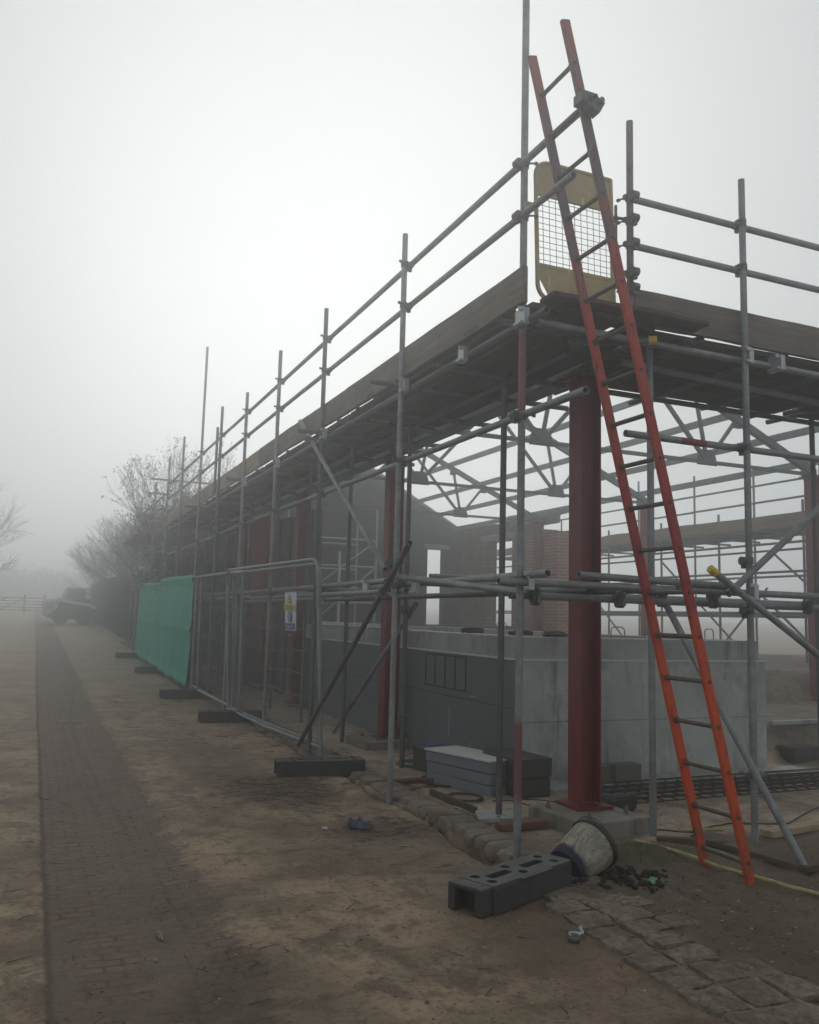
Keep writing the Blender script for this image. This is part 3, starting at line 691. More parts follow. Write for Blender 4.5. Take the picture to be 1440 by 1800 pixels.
# clamps holding the ladder to the rail
b = MB(); c0 = V((3.03, 4.335, 4.88)); b.tube(c0 - Yv * .05, c0 + Yv * .05, .043, None, 10); b.box(c0 + V((-.03, 0, .02)), (.12, .10, .07)); b.box(c0 + V((.02, -.03, -.03)), (.07, .08, .09), rot=Matrix.Rotation(.5, 3, 'Y')); b.tube(c0 + V((0, 0, .02)), c0 + V((-.1, -.02, .08)), .012, None, 6); b.tube(c0 + V((.02, 0, -.02)), c0 + V((.02, -.09, -.02)), .012, None, 6); b.tube(c0 + V((.02, -.09, -.02)), c0 + V((.02, -.11, -.02)), .02, None, 6)
o = b.build('ladder_clamp', M_clipd, None, bevel=.004); tag(recentre(o), 'double clamp holding the ladder to the top rail', 'clamp')

# ---------------------------------------------------------------- safety gate
gate = thing('safety_gate', 'cream steel gate with wire mesh middle at the ladder opening', 'gate', (3.15, 5.16, 3.93))
GX0, GX1, GZ0, GZ1 = 3.15, 3.81, 3.90, 4.94
def lean(p): return (p[0] + (p[2] - 4.4) * -.03, 5.16, p[2] + (p[0] - 3.48) * .0)
rr = .11; pts = []
for k in range(7): a = pi + k * pi / 12; pts.append((GX0 + rr + cos(a) * rr, 0, GZ0 + rr + sin(a) * rr))
pts = [(GX1, 0, GZ1), ] + [(GX0 + rr + cos(pi / 2 + k * pi / 12) * rr, 0, GZ1 - rr + sin(pi / 2 + k * pi / 12) * rr) for k in range(7)] + pts + [(GX1, 0, GZ0)]
b = MB(); b.path([lean(p) for p in pts], .017, None, 8); b.tube(lean((GX1, 0, GZ0)), lean((GX1, 0, GZ1)), .018)
b.build('frame', M_cream, gate, smooth=True)
def oct_panel(z0, z1, top):
    cx = .07; s_ = [(GX0 + .02, z0), (GX1 - .01, z0), (GX1 - .01, z1), (GX0 + .02, z1)]
    if top: s_ = [(GX0 + .01, z0), (GX1 - .01, z0), (GX1 - .01, z1), (GX0 + .11, z1), (GX0 + .05, z1 - .03), (GX0 + .01, z1 - .09)]
    else: s_ = [(GX0 + .015, z0 + .14), (GX0 + .09, z0 + .02), (GX0 + .13, z0), (GX1 - .01, z0), (GX1 - .01, z1), (GX0 + .015, z1)]
    m_ = MB(); m_.poly([lean((x, 0, z)) for x, z in s_], .006, (0, -1, 0)); return m_
oct_panel(4.70, GZ1 - .005, True).build('top_panel', M_cream, gate); oct_panel(GZ0 + .01, 4.14, False).build('bottom_panel', M_cream, gate)
b = MB(); b.beam(lean((GX0, 0, 4.15)), lean((GX1, 0, 4.15)), .02, .028); b.build('cross_bar', M_cream, gate); b = MB(); b.beam(lean((GX0, 0, 4.69)), lean((GX1, 0, 4.69)), .02, .02); b.build('cross_bar', M_cream, gate)
b = MB()
for k in range(1, 12): x = GX0 + (GX1 - GX0) * k / 12; b.tube(lean((x, 0, 4.15)), lean((x, 0, 4.70)), .0025, None, 5)
for k in range(1, 12): z = 4.15 + .55 * k / 12; b.tube(lean((GX0, 0, z)), lean((GX1, 0, z)), .0025, None, 5)
b.build('wire_mesh', M_wire, gate)
b = MB(); b.box(lean((GX0 - .05, 0, 4.58)), (.09, .02, .055)); b.build('latch', M_cream, gate)
b = MB()
for z in (4.64, 4.12): b.path([(GX1, 5.16, z), (GX1 + .06, 5.15, z + .01), (3.93, 5.12, z)], .012, None, 6); b.box((GX1 + .03, 5.16, z), (.03, .03, .05))
b.tube((GX1 + .035, 5.16, 4.1), (GX1 + .035, 5.16, 4.75), .012, None, 8)
b.build('hinge', M_clipd, gate)

# ---------------------------------------------------------------- red steel columns
def column(x, y, top, mat, lab, z0=.03, cat='steel column', pad=True, grp='red steel columns of the new frame'):
    g0 = gh(x, y) + z0
    t = thing('steel_column', lab, cat, (x, y, g0), grp)
    h = top - g0; b = MB(); W, D, tf, tw = .19, .20, .016, .011
    b.box((-D / 2 + tf / 2, 0, h / 2 + .02), (tf, W, h - .02)); b.box((D / 2 - tf / 2, 0, h / 2 + .02), (tf, W, h - .02)); b.box((0, 0, h / 2 + .02), (D - 2 * tf, tw, h - .02))
    b.build('shaft', mat, t, world=False, bevel=.003)
    b = MB(); b.box((0, 0, .01), (.34, .34, .02)); b.build('base_plate', mat, t, world=False)
    b = MB(); b.box((0, 0, h + .012), (.3, .3, .02)); b.build('cap_plate', mat, t, world=False)
    return t
col1 = column(4.27, 6.17, 3.69, M_red, 'nearest thick red steel column between the blue-grey blocks and the ladder', .13)
column(4.27, 10.5, 3.69, M_red, 'red steel column behind the warning fence, second from the corner', .08)
column(4.29, 14.85, 3.69, M_red, 'red steel column seen dimly through the mesh fence, third from the corner', .05)
column(4.29, 19.1, 3.69, M_red, 'red steel column farthest along the left side, behind the green sheet', .05)
column(11.8, 10.5, 4.1, M_redhaze, 'haze-paled red column at the right edge holding the nearest truss', .0)
column(11.8, 14.8, 4.1, M_redhaze, 'haze-paled red column right of centre seen between the ladder stiles', .0)
column(11.8, 19.1, 4.1, M_redhaze, 'faint red column in the mist near the brick pier', .0)
# I turn the near column so that its hollow side is seen as in the photo
M_padc = concrete('muddy_pad', (.14, .125, .10), (.28, .265, .235), False, (.05, .04, .03))
def pad(x, y, sx_, sy_, h, lab, ang=0.):
    t = thing('concrete_pad', lab, 'concrete pad', (x, y, gh(x, y) - .03), 'concrete pads under the columns', (0, 0, ang))
    b = MB(); b.box((0, 0, h / 2), (sx_, sy_, h), jit=.012); b.build('slab', M_padc, t, world=False, bevel=.012)
    b = MB()
    for dx, dy in ((-.24, .2), (.22, -.2), (.25, .22), (-.2, -.24)): b.tube((dx, dy, h), (dx, dy, h + .05), .013, None, 8); b.tube((dx, dy, h + .004), (dx, dy, h + .022), .024, None, 6)
    b.build('anchor_bolt', M_tubeR, t, world=False)
pad(4.2, 6.02, .66, .72, .16, 'wet concrete pad under the nearest red column', .12)
pad(4.22, 10.45, .8, .75, .12, 'concrete pad under the second red column')
pad(4.85, 10.0, .7, .6, .10, 'flat concrete pad right of the second red column')
# beam on the column heads
b = MB()
for (a, c_) in (((4.27, 5.9, 3.72), (4.27, 23.6, 3.72)),):
    b.bbox((4.17, 6.0, 3.735), (4.37, 23.7, 3.755)); b.bbox((4.262, 6.0, 3.755), (4.278, 23.7, 4.05)); b.bbox((4.17, 6.0, 4.05), (4.37, 23.7, 4.07))
o = b.build('eaves_beam', M_truss); tag(recentre(o), 'long steel beam resting on the heads of the red columns', 'beam')

# ---------------------------------------------------------------- roof trusses and purlins
XL, XR, ZT, RS = 4.27, 11.8, 4.15, .446
XC = (XL + XR) / 2
def rz(x): return ZT + .03 + RS * (x - XL if x < XC else XR - x)
t0 = thing('roof_truss', 'nearest bare steel roof truss, spanning to the right edge column', 'roof truss', (XC, 10.5, ZT), 'bare steel roof trusses')
def tr(mb, a, c_, wd=.05, ht=.06): mb.beam((a[0] - XC, 0, a[1] - ZT), (c_[0] - XC, 0, c_[1] - ZT), wd, ht, None, Yv if False else Zv)
for sg, nm in ((1, 'l'), (-1, 'r')):
    X_ = (lambda v: v) if sg > 0 else (lambda v: XL + XR - v)
    b = MB(); tr(b, (X_(XL), rz(XL)), (X_(XC), rz(XC)), .09, .11); b.build('rafter', M_truss, t0, world=False)
    gxp = 6.52
    b = MB(); 
    tr(b, (X_(gxp), ZT), (X_(XC), rz(XC) - .05), .045, .06); tr(b, (X_(gxp), ZT), (X_(5.9), rz(5.9)), .045, .05); tr(b, (X_(gxp), ZT), (X_(6.75), rz(6.75)), .045, .05); tr(b, (X_(5.35), ZT + .0), (X_(5.9), rz(5.9)), .03, .03) if False else None
    b.build('strut', M_truss, t0, world=False)
    b = MB(); c0 = X_(gxp) - XC; b.poly([(c0 - .2, -.008, -.05), (c0 + .2, -.008, -.05), (c0 + .17, -.008, .1), (c0 + .08, -.008, .2), (c0 - .1, -.008, .2), (c0 - .18, -.008, .1)], .016, (0, 1, 0)); b.build('gusset_plate', M_truss, t0, world=False)
    for xk in (5.9, 6.75):
        b = MB(); c0 = X_(xk) - XC; zz_ = rz(xk) - ZT; b.box((c0, 0, zz_ - .08), (.16, .014, .14)); b.build('gusset_plate', M_truss, t0, world=False)
    b = MB(); c0 = X_(XL) - XC; b.box((c0 + sg * .08, 0, .0), (.34, .016, .2)); b.build('gusset_plate', M_truss, t0, world=False)
b = MB(); tr(b, (XL, ZT), (XR, ZT), .05, .055); b.build('tie', M_truss, t0, world=False)
dup(t0, (XC, 14.8, ZT), label='second bare steel roof truss, behind the nearest one'); dup(t0, (XC, 19.1, ZT), label='third bare steel roof truss, just before the ragged brick wall')
for i, (x, lab) in enumerate(((5.0, 'lowest on the left slope'), (5.9, 'second up the left slope'), (7.0, 'upper on the left slope'), (7.85, 'left of the ridge'), (8.3, 'right of the ridge'), (9.3, 'upper on the right slope'), (10.2, 'second up the right slope'), (10.95, 'third up the right slope'), (11.7, 'lowest, at the right eaves'))):
    ya = 10.3 if x < 9 else 8.2; b = MB(); b.box((x, (ya + 23.8) / 2, rz(x) + .115), (.06, 23.8 - ya, .11)); o = b.build('purlin', M_purlin); tag(recentre(o), f'pale thin roof purlin, {lab}', 'purlin', 'roof purlins along the trusses')

# ---------------------------------------------------------------- old brick building behind
ob = thing('brick_building', 'roofless old brick building with dark gable beyond the trusses', 'building', (8, 23.9, .1))
b = MB()
ge = 4.3
def gtop(x): return ge + .56 * (x - 4.2 if x < 8.05 else 11.95 - x)
# gable wall with an opening at 10.88-11.44, 1.4-3.72
Y1, TH = 23.9, .35
def wallpoly(pts, mb): mb.poly([(x, Y1, z) for x, z in pts], TH, (0, 1, 0))
wallpoly([(4.2, -.1), (10.86, -.1), (10.86, gtop(10.86)), (8.05, gtop(8.05)), (4.2, gtop(4.2))], b)
wallpoly([(10.86, 3.71), (11.45, 3.71), (11.45, gtop(11.45)), (10.86, gtop(10.86))], b)
wallpoly([(11.45, -.1), (11.95, -.1), (11.95, gtop(11.95)), (11.45, gtop(11.45))], b)
wallpoly([(10.86, -.1), (11.45, -.1), (11.45, 1.42), (10.86, 1.42)], b)
b.build('gable_wall', M_render, ob)
b = MB(); b.beam((8.05, 24.08, gtop(8.05) + .03), (12.0, 24.08, gtop(12.0) + .03), .42, .07); b.beam((8.05, 24.08, gtop(8.05) + .03), (4.1, 24.08, gtop(4.1) + .03), .42, .07); b.build('coping', M_coping, ob)
b = MB()
def rag(y0, y1, z0, zt, mb, m, n=None):
    """wall strip along Y with a ragged broken top"""
    n = n or max(2, int((y1 - y0) / .13)); 
    for k in range(n):
        a = y0 + (y1 - y0) * k / n; c_ = y0 + (y1 - y0) * (k + 1) / n - .002
        t_ = zt if not callable(zt) else zt((a + c_) / 2)
        mb.bbox((11.9, a, z0), (12.25, c_, t_), m)
rg = random.Random(3)
rag(22.1, 23.9, -.1, lambda y: 4.36 + .02 * (rg.random()), b, M_block); rag(20.62, 22.1, 3.94, lambda y: 4.33 - .05 * rg.random() + (.12 if y < 21 else 0), b, M_block)
rag(20.62, 22.1, -.1, 1.45, b, M_block, 1); rag(19.9, 20.62, -.1, lambda y: 4.42 - .1 * rg.random(), b, M_block); b.build('side_wall', None, ob)
b = MB(); rag(18.36, 19.9, -.1, lambda y: 3.88 + (.08 if 18.9 < y < 19.5 else 0) - .02 * rg.random(), b, M_brick2); b.build('brick_pier', None, ob)
b = MB(); b.bbox((11.85, 18.9, 4.15), (12.3, 20.7, 4.40), jit=.06); b.bbox((11.83, 17.6, 4.3), (12.2, 18.95, 4.42), jit=.05); b.build('broken_lintel', M_conc2, ob)
b = MB(); b.bbox((11.86, 20.4, 3.84), (12.29, 22.4, 4.02), jit=.01); b.build('lintel', M_conc2, ob)
b = MB(); b.bbox((10.7, 23.86, 3.70), (11.6, 24.28, 3.84)); b.build('lintel', M_conc2, ob)
lw = thing('brick_wall', 'dark red brick wall with tall pier behind the scaffold on the left', 'brick wall', (4.5, 20, .1))
b = MB(); b.bbox((4.35, 17.62, 0), (4.7, 20.6, 3.6)); b.build('pier', M_brick, lw)
b = MB(); b.bbox((4.55, 20.6, 0), (4.8, 23.88, 3.62)); b.build('infill', M_render, lw)
dp = thing('dark_boarding', 'tall dark panels standing beside the red brick pier', 'wall panel', (4.6, 16.5, .1))
b = MB()
for k in range(3): b.bbox((4.62 + .03 * (k % 2), 15.3 + k * .78, 0.02), (4.8, 16.05 + k * .78, 3.55 - .1 * (k % 2)))
b.build('boarding', M_render, dp)

# inner mobile tower in front of the gable
tw = thing('access_tower', 'pale aluminium access tower standing inside by the dark gable', 'scaffold tower', (6, 18.6, .05))
M_alu = plain('pale_aluminium', (.42, .45, .45), .45, .4, .1)
for x in (5.3, 7.0):
    for y in (18.2, 19.5):
        b = MB(); b.tube((x, y, .05), (x, y, 4.0), .026, None, 8); b.build('upright', M_alu, tw, smooth=True)
b = MB()
for z in (1.2, 1.9, 2.7, 3.3): 
    for y in (18.2, 19.5): b.tube((5.3, y, z), (7.0, y, z), .022, None, 6)
for z in [1.0 + .28 * k for k in range(10)]:
    b.tube((5.3, 18.2, z), (5.3, 19.5, z), .018, None, 6)
b.build('rail', M_alu, tw, smooth=True)
b = MB(); b.tube((5.3, 18.2, 1.2), (7.0, 18.2, 2.7), .02, None, 6); b.tube((5.3, 18.2, 2.0), (7.0, 18.2, 3.3), .02, None, 6); b.tube((7.0, 19.5, .6), (5.3, 19.5, 2.2), .02, None, 6); b.build('diagonal', M_alu, tw, smooth=True)
b = MB()
for x in (6.08, 6.28): b.beam((x, 18.0, 1.3), (x, 18.05, 3.0), .05, .08)
b.build('white_ladder_stile', M_white, tw)

# ---------------------------------------------------------------- concrete tank
tk = thing('concrete_tank', 'large cast concrete tank with dark coated left side behind the columns', 'concrete tank', (6.1, 9, 0))
X1, X2, YA, YB = 4.5, 7.72, 7.6, 16.2
b = MB(); b.bbox((X1 + .003, YA, -.1), (X2, YA + .3, 1.215)); b.bbox((X2 - .3, YA + .3, -.1), (X2, YB, 1.215)); b.build('front_wall', M_conc, tk, bevel=.01)
b = MB(); b.bbox((X1 + .05, YA + .05, 1.219), (X2 - .05, YA + .30, 1.44)); b.bbox((X2 - .30, YA + .301, 1.219), (X2 - .05, YB, 1.44)); b.bbox((X1 + .05, YA + .301, 1.219), (X1 + .3, YB, 1.44)); b.bbox((X1 + .301, YB - .25, 1.219), (X2 - .301, YB, 1.44)); b.build('parapet', M_conc2, tk, bevel=.008)
b = MB(); b.bbox((X1 - .012, YA + .004, -.1), (X1 + .25, YB, 1.21)); b.bbox((X1 + .25, YB - .25, -.1), (X2 - .3, YB, 1.21)); b.build('coated_wall', M_tank, tk)
b = MB(); b.bbox((X1 - .1, YA - .42, -.1), (X2 + .35, YA - .001, .045), jit=.01); b.build('footing', M_conc2, tk, bevel=.01)
b = MB(); b.bbox((X1 + .3, YA + .3, 1.0), (X2 - .3, YB - .25, 1.03)); b.build('floor_slab', M_conc2, tk)
b = MB(); b.bbox((X1 - .03, YA - .012, 1.205), (X2 + .01, YA + .047, 1.222)); b.bbox((X1 - .032, YA + .05, 1.205), (X1 + .046, YB, 1.222)); b.build('drip_trim', M_white, tk)
b = MB(); b.bbox((X1 + .02, YA + 3.2, 1.445), (X1 + .12, 14.6, 1.50)); b.build('white_profile', M_white, tk)
b = MB()
for k in range(12): b.bbox((X1 + .0185, YA + 3.6 + k * .3, 1.468), (X1 + .021, YA + 3.64 + k * .3, 1.482))
b.build('profile_hole', M_dark, tk)
# black grid painted on the membrane
b = MB(); fx = X1 - .0145
for k in range(5): b.bbox((fx - .002, 8.75 + k * .27, .80), (fx, 8.775 + k * .27, 1.17))
b.bbox((fx - .0025, 8.74, 1.165), (fx - .0005, 9.86, 1.18)); b.bbox((fx - .0025, 8.74, .795), (fx - .0005, 9.86, .81)); b.build('grid_mark', M_dark, tk)
b = MB(); b.bbox((fx - .003, 9.15, .26), (fx, 9.165, .6)); b.bbox((fx - .003, 8.62, .0), (fx, 8.632, .28)); b.bbox((fx - .004, 8.52, .76), (fx, 8.64, .768)); b.bbox((fx - .004, 10.3, .36), (fx, 10.5, .37)); b.bbox((fx - .003, 10.9, .8), (fx, 11.2, .81)); b.build('seam_tape', M_clip, tk)
for k, (x, y, a) in enumerate(((5.9, 7.9, 0), (6.35, 7.92, .2), (6.75, 12, 0), (7.45, 8.2, 1.4))):
    b = MB(); b.path([(-.09, 0, 0), (-.09, 0, .09), (-.06, 0, .12), (.06, 0, .12), (.09, 0, .09), (.09, 0, 0)], .007, None, 6)
    o = b.build('rebar_loop', M_tubeR, None, smooth=True); o.location = (x, y, 1.44); o.rotation_euler = (0, 0, a)
    tag(o, ['bent steel loop on the tank rim left of the ladder', 'bent steel loop on the tank rim beside the left ladder stile', 'small steel loop far back on the tank rim', 'steel loop at the right corner of the tank rim'][k], 'rebar loop', 'rebar loops on the tank rim')
def coil(name, c0, rad, n, r, m, lab, cat, sq=.5, hgt=.05):
    b = MB(); pts = []
    for k in range(n * 14): a = k / 14 * 2 * pi; q = rad * (1 + .22 * noise.noise(V((k * .11, rad, c0[1])))); pts.append((c0[0] + cos(a) * q, c0[1] + sin(a) * q * sq, c0[2] + r + hgt * abs(noise.noise(V((k * .09, 3, c0[0]))))))
    b.path(pts, r, m, 5); o = b.build(name, None, smooth=True); tag(recentre(o), lab, cat); return o
coil('cable_coil', (5.9, 11.0, 1.442 if False else 1.03), .3, 6, .012, M_cable, 'tangled bundle of dark cable in the tank behind the thin post', 'cable coil')
for (x, y, lab) in ((4.85, 8.2, 'dark cable heap on the tank rim left of the thin front post'), (5.0, 7.75, 'dark cable heap on the tank rim under the brick pier'), (4.68, 9.0, 'dark cable heap on the tank rim near the white profile')):
    coil('cable_heap', (x, y, 1.44), .13, 8, .009, M_cable, lab, 'cable', .6, .07)

# ---------------------------------------------------------------- things on the site floor
def boxthing(name, c0, size, m, lab, cat, ang=0., jit=.006, bev=.006, grp=None, split=None):
    t = thing(name, lab, cat, (c0[0], c0[1], gh(c0[0], c0[1]) + c0[2]), grp, (0, 0, ang))
    n = split or 1
    for k in range(n):
        b = MB(); h = size[2] / n; b.box((0, 0, h * k + h / 2), (size[0] - .02 * ((n - 1 - k) > 0), size[1] - .02 * ((n - 1 - k) > 0), h - .004), jit=jit)
        b.build('layer' if n > 1 else 'body', m if not isinstance(m, list) else m[k], t, world=False, bevel=bev)
    return t
boxthing('foam_board_stack', (4.33, 7.37, 0), (.36, .62, .35), [M_insuld, M_insuld], 'dark block stack nearest the concrete tank corner, beside the pale one', 'board stack', .08, split=2)
t = boxthing('foam_board_stack', (4.03, 7.70, 0), (.42, .9, .31), [M_insul, M_insul, M_insul], 'blue-grey foam board stack with pale top between two dark ones', 'board stack', .30, split=3)
b = MB(); b.box((0, 0, .322), (.44, .92, .012), jit=.004); b.build('pale_sheet', M_insulw, t, world=False)
boxthing('foam_board_stack', (4.12, 8.55, 0), (.42, .5, .24), [M_insuld], 'low dark block left of the blue-grey foam stack', 'board stack', .2)
for i, (x, y, lab) in enumerate(((5.52, 7.3, 'grey concrete block standing free on the tank footing right of the column'), (5.2, 7.33, 'grey concrete block half hidden behind the near red column'))):
    boxthing('concrete_block', (x, y, .06), (.33, .15, .17), M_blockc, lab, 'block', .05, grp='blocks on the tank footing')
boxthing('block_pile', (8.75, 8.2, -.25), (.5, .4, .3), [M_insuld, M_insuld], 'dark stacked blocks at the foot of the earth bank', 'block', .1, split=2)
# planks
def plank(a, b_, wd, th, m, lab, cat='plank', bev=.004):
    o = board('plank', a, b_, wd, th, m, None, Zv, 6, .006); tag(recentre(o), lab, cat); return o
def gp(x, y, h): return (x, y, gh(x, y) + h)
plank(gp(4.72, 5.32, .03), gp(4.9, 4.42, .02), .24, .04, M_planks, 'dark sole board under the raking tube foot', 'sole board')
plank(gp(4.40, 5.42, .02), gp(4.72, 5.05, .03), .06, .04, M_planks, 'dark batten behind the lower ladder rungs')
plank((3.45, 6.5, gh(3.5, 6.4) + .02), (3.78, 6.36, gh(3.7, 6.4) + .03), .3, .035, M_conc2, 'pale board under the thin inner post', 'sole board')
plank((3.42, 6.08, gh(3.5, 6.1) + .03), (3.82, 6.06, gh(3.7, 6.1) + .045), .13, .05, M_plankr, 'reddish wooden block beside the blue cloth')
plank((3.32, 8.2, gh(3.4, 8.2) + .03), (3.80, 8.0, gh(3.7, 8) + .04), .12, .04, M_plankr, 'reddish plank under the second inner post', 'plank')
plank((3.40, 7.95, gh(3.4, 8.2) + .0), (3.72, 7.82, gh(3.7, 8) - .01), .12, .05, M_plankr, 'short reddish timber below the longer red plank', 'plank')
plank((3.52, 7.55, gh(3.5, 7.5) + .03), (3.56, 6.72, gh(3.5, 6.8) + .03), .03, .07, M_planks, 'narrow edging board beside the hollow along the kerb')
plank(gp(5.25, 5.2, .03), gp(5.9, 5.35, .03), .11, .05, wood('pale_offcut', (.25, .19, .12), (.42, .33, .22), 0), 'pale timber offcut at the right edge')
plank(gp(4.4, 9.1, .015), gp(4.7, 9.3, .015), .3, .01, wood('cardboard_scrap', (.28, .17, .10), (.36, .24, .15), 0), 'tan cardboard scrap beside the teal hose', 'scrap')
# yellow pipe, cables
def line(name, pts, r, m, lab, cat, h=.0):
    b = MB(); q = []
    for i in range(len(pts) - 1):
        for k in range(8):
            t_ = k / 8; x = pts[i][0] * (1 - t_) + pts[i + 1][0] * t_; y = pts[i][1] * (1 - t_) + pts[i + 1][1] * t_
            x += .015 * noise.noise(V((x * 3, y * 3, 1))) * (r < .01); y += .03 * noise.noise(V((x * 3, y * 3, 8))) * (r < .01)
            q.append((x, y, (gh(x, y) if r < .01 else sum(gh(x + u, y + v_) for u in (-.25, 0, .25) for v_ in (-.25, 0, .25)) / 9 + .012) + r + h))
    b.path(q, r, m, 8); o = b.build(name, None, smooth=True); tag(recentre(o), lab, cat); return o
line('pale_pipe', [(4.12, 5.32), (4.25, 4.62), (4.45, 3.9), (4.55, 3.4)], .013, M_pipe, 'long pale yellow pipe lying on the earth past the ladder feet', 'pipe')
line('pale_pipe', [(4.72, 5.55), (5.1, 5.42)], .013, M_pipe, 'short pale pipe piece behind the raking tube', 'pipe', .01)
line('cable', [(4.1, 6.9), (4.42, 6.2), (4.45, 5.85), (4.9, 5.6), (5.4, 5.75), (5.9, 5.6), (6.9, 6.1)], .006, M_cable, 'thin dark cable trailing across the mud behind the ladder', 'cable')
line('cable', [(3.9, 7.05), (4.3, 7.0), (4.65, 6.75), (4.5, 6.4)], .005, M_cable, 'dark cable from the block stack to the column foot', 'cable')
coil('cable_coil', (3.72, 7.25, gh(3.75, 7.3)), .16, 4, .007, M_cable, 'loose cable coil on the mud before the blue-grey stack', 'cable coil', 1.1, .02)
coil('cable_coil', (3.85, 8.0, gh(3.85, 8)), .2, 5, .007, M_cable, 'wide tangle of cable left of the blue-grey stack', 'cable coil', 1.3, .04)
coil('hose_coil', (4.0, 9.0, gh(4, 9)), .2, 4, .012, M_teal, 'small teal hose coil on the site floor', 'hose', 1.0, .03)
# reinforcement mesh
b = MB()
for k in range(9): y = 6.4 + k * .085; b.tube((4.75, y, gh(6, y) + .06 + .01 * (k % 2)), (9.2, y + .1, gh(6, y) + .06), .007, None, 5)
for k in range(30): x = 4.8 + k * .15; b.tube((x, 6.36, gh(6, 6.4) + .075), (x + .03, 7.13, gh(6, 7) + .075), .006, None, 5)
for k in range(9): y = 6.42 + k * .085; b.tube((4.85, y, gh(6, y) + .10 + .01 * (k % 2)), (9.2, y + .1, gh(6, y) + .10), .006, None, 5)
o = b.build('rebar_mesh', plain('rusty_rebar', (.035, .027, .023), .8)); tag(recentre(o), 'long flat mat of dark reinforcing mesh before the tank', 'rebar mesh')
# blue tub
t = thing('blue_tub', 'small blue plastic tub against the dark tank wall', 'tub', (4.38, 9.35, gh(4.4, 9.3)))
b = MB(); b.tube((0, 0, 0), (0, 0, .17), .10, None, 20, .115); b.build('body', M_blue, t, world=False, smooth=True)
b = MB(); b.tube((0, 0, .16), (0, 0, .178), .12, None, 20); b.build('rim', plain('blue_rim', (.12, .17, .36), .5), t, world=False, smooth=True)
# white-topped pile beside column 2
b = MB(); b.box((4.55, 10.7, gh(4.5, 10.7) + .09), (.35, .3, .2), jit=.05); o = b.build('rubble_sack', M_rubber, bevel=.03); tag(recentre(o), 'dark slumped sack behind the second red column foot', 'sack')
b = MB(); b.box((4.72, 6.35, gh(4.7, 6.4) + .08), (.3, .22, .17), jit=.03); o = b.build('sack', M_rubber, bevel=.05); tag(recentre(o), 'dark lump of rubber at the foot of the near red column', 'sack')

# bucket
bk = thing('bucket', 'mud caked pale bucket tipped on its side behind the rubber fence foot', 'bucket', (3.31, 4.86, gh(3.27, 4.93) + .10), None)
ax = V((.80, .22, .36)).normalized(); bk.rotation_euler = ax.to_track_quat('Z', 'Y').to_euler()
mbk = NT('caked_bucket', .7)
_a = mbk.noise(7, 6, .75); _b = mbk.noise(16, 8, .85, mbk.mapped((1, 1, .45)), 1.); _zz = mbk.xyz()
_c = mbk.mix(mbk.ramp(_b, [(.38, 0.), (.62, 1.)]), (.12, .11, .095), (.42, .39, .31))
_c = mbk.mix(mbk.ramp(mbk.math('ADD', mbk.math('MULTIPLY', _zz[2], 3.), mbk.math('MULTIPLY', _a, .5)), [(.02, 1.), (.12, 0.)]), _c, (.012, .015, .04))
mbk.base(_c).bump(_b, .6, .01)
def lathe(prof, n=32, m=None):
    b = MB(); vs = []; N = len(prof)
    for (r_, z) in prof: vs += [(r_ * cos(2 * pi * k / n), r_ * sin(2 * pi * k / n), z) for k in range(n)]
    b.add(vs, [(i * n + k, i * n + (k + 1) % n, (i + 1) * n + (k + 1) % n, (i + 1) * n + k) for i in range(N - 1) for k in range(n)], m); return b
lathe([(.001, -.12), (.125, -.12), (.132, -.11), (.160, .14), (.162, .19), (.154, .19), (.150, .14), (.122, -.10), (.001, -.10)]).build('shell', mbk.m, bk, world=False, smooth=True)
lathe([(.160, .165), (.174, .165), (.174, .195), (.155, .195)]).build('rim', M_rubber, bk, world=False, smooth=True)
b = MB(); b.path([(.17 * cos(a), .17 * sin(a), .17 + .0) for a in [0]] + [V((.17 * cos(a), .17 * sin(a) * 1.02, .165 + .05 * sin(a))) for a in [k * pi / 10 for k in range(11)]], .004, None, 6); b.build('handle', M_wire, bk, world=False)
# clod of dark soil the bucket sits in
b = MB(); 
for k in range(120):
    xk, yk = random.gauss(3.52, .13), random.gauss(4.70, .10); q_ = random.uniform(.012, .06)
    stone(b, (xk, yk, gh(xk, yk) + q_ * random.uniform(-.2, .35)), (q_, q_ * random.uniform(.6, 1), q_ * random.uniform(.5, .9)), random.random() * 3, random.uniform(-.5, .5), 3, 2.6)
tag(b.build('soil_clods', plain('black_soil', (.018, .014, .011), .95, 0, .4, 30), smooth=True), 'dark wet soil clods below the tipped bucket', 'soil', kind='stuff')
# rag, glove, litter
def cloth(name, c0, s_, m, lab, cat, seed=0, h=.05):
    n = 22; b = MB(); vs = []
    for j in range(n + 1):
        for i in range(n + 1):
            u, v_ = i / n - .5, j / n - .5; p = V((u * 3, v_ * 3, seed)); dx = .35 * noise.noise(p * 1.1 + V((4, 0, 0))); dy = .35 * noise.noise(p * 1.1 + V((0, 9, 0)))
            x = c0[0] + (u + dx) * s_[0]; y = c0[1] + (v_ + dy) * s_[1]
            vs.append((x, y, gh(x, y) + .004 + h * abs(noise.noise(p * 2.2)) * 1.6 + h * .4 * abs(noise.noise(p * 6))))
    b.add(vs, [(j * (n + 1) + i, j * (n + 1) + i + 1, (j + 1) * (n + 1) + i + 1, (j + 1) * (n + 1) + i) for j in range(n) for i in range(n)])
    o = b.build(name, m, smooth=True); tag(recentre(o), lab, cat); return o
cloth('blue_rag', (2.40, 6.42), (.15, .18), plain('blue_cloth', (.085, .095, .14), .9, 0, .5, 14), 'crumpled blue grey rag on the bare earth left of the kerb', 'rag', 3)
cloth('blue_cloth', (3.66, 6.17), (.2, .25), plain('blue_plastic_sheet', (.10, .13, .22), .5, 0, .6, 14), 'crumpled blue plastic beside the reddish block', 'plastic', 8)
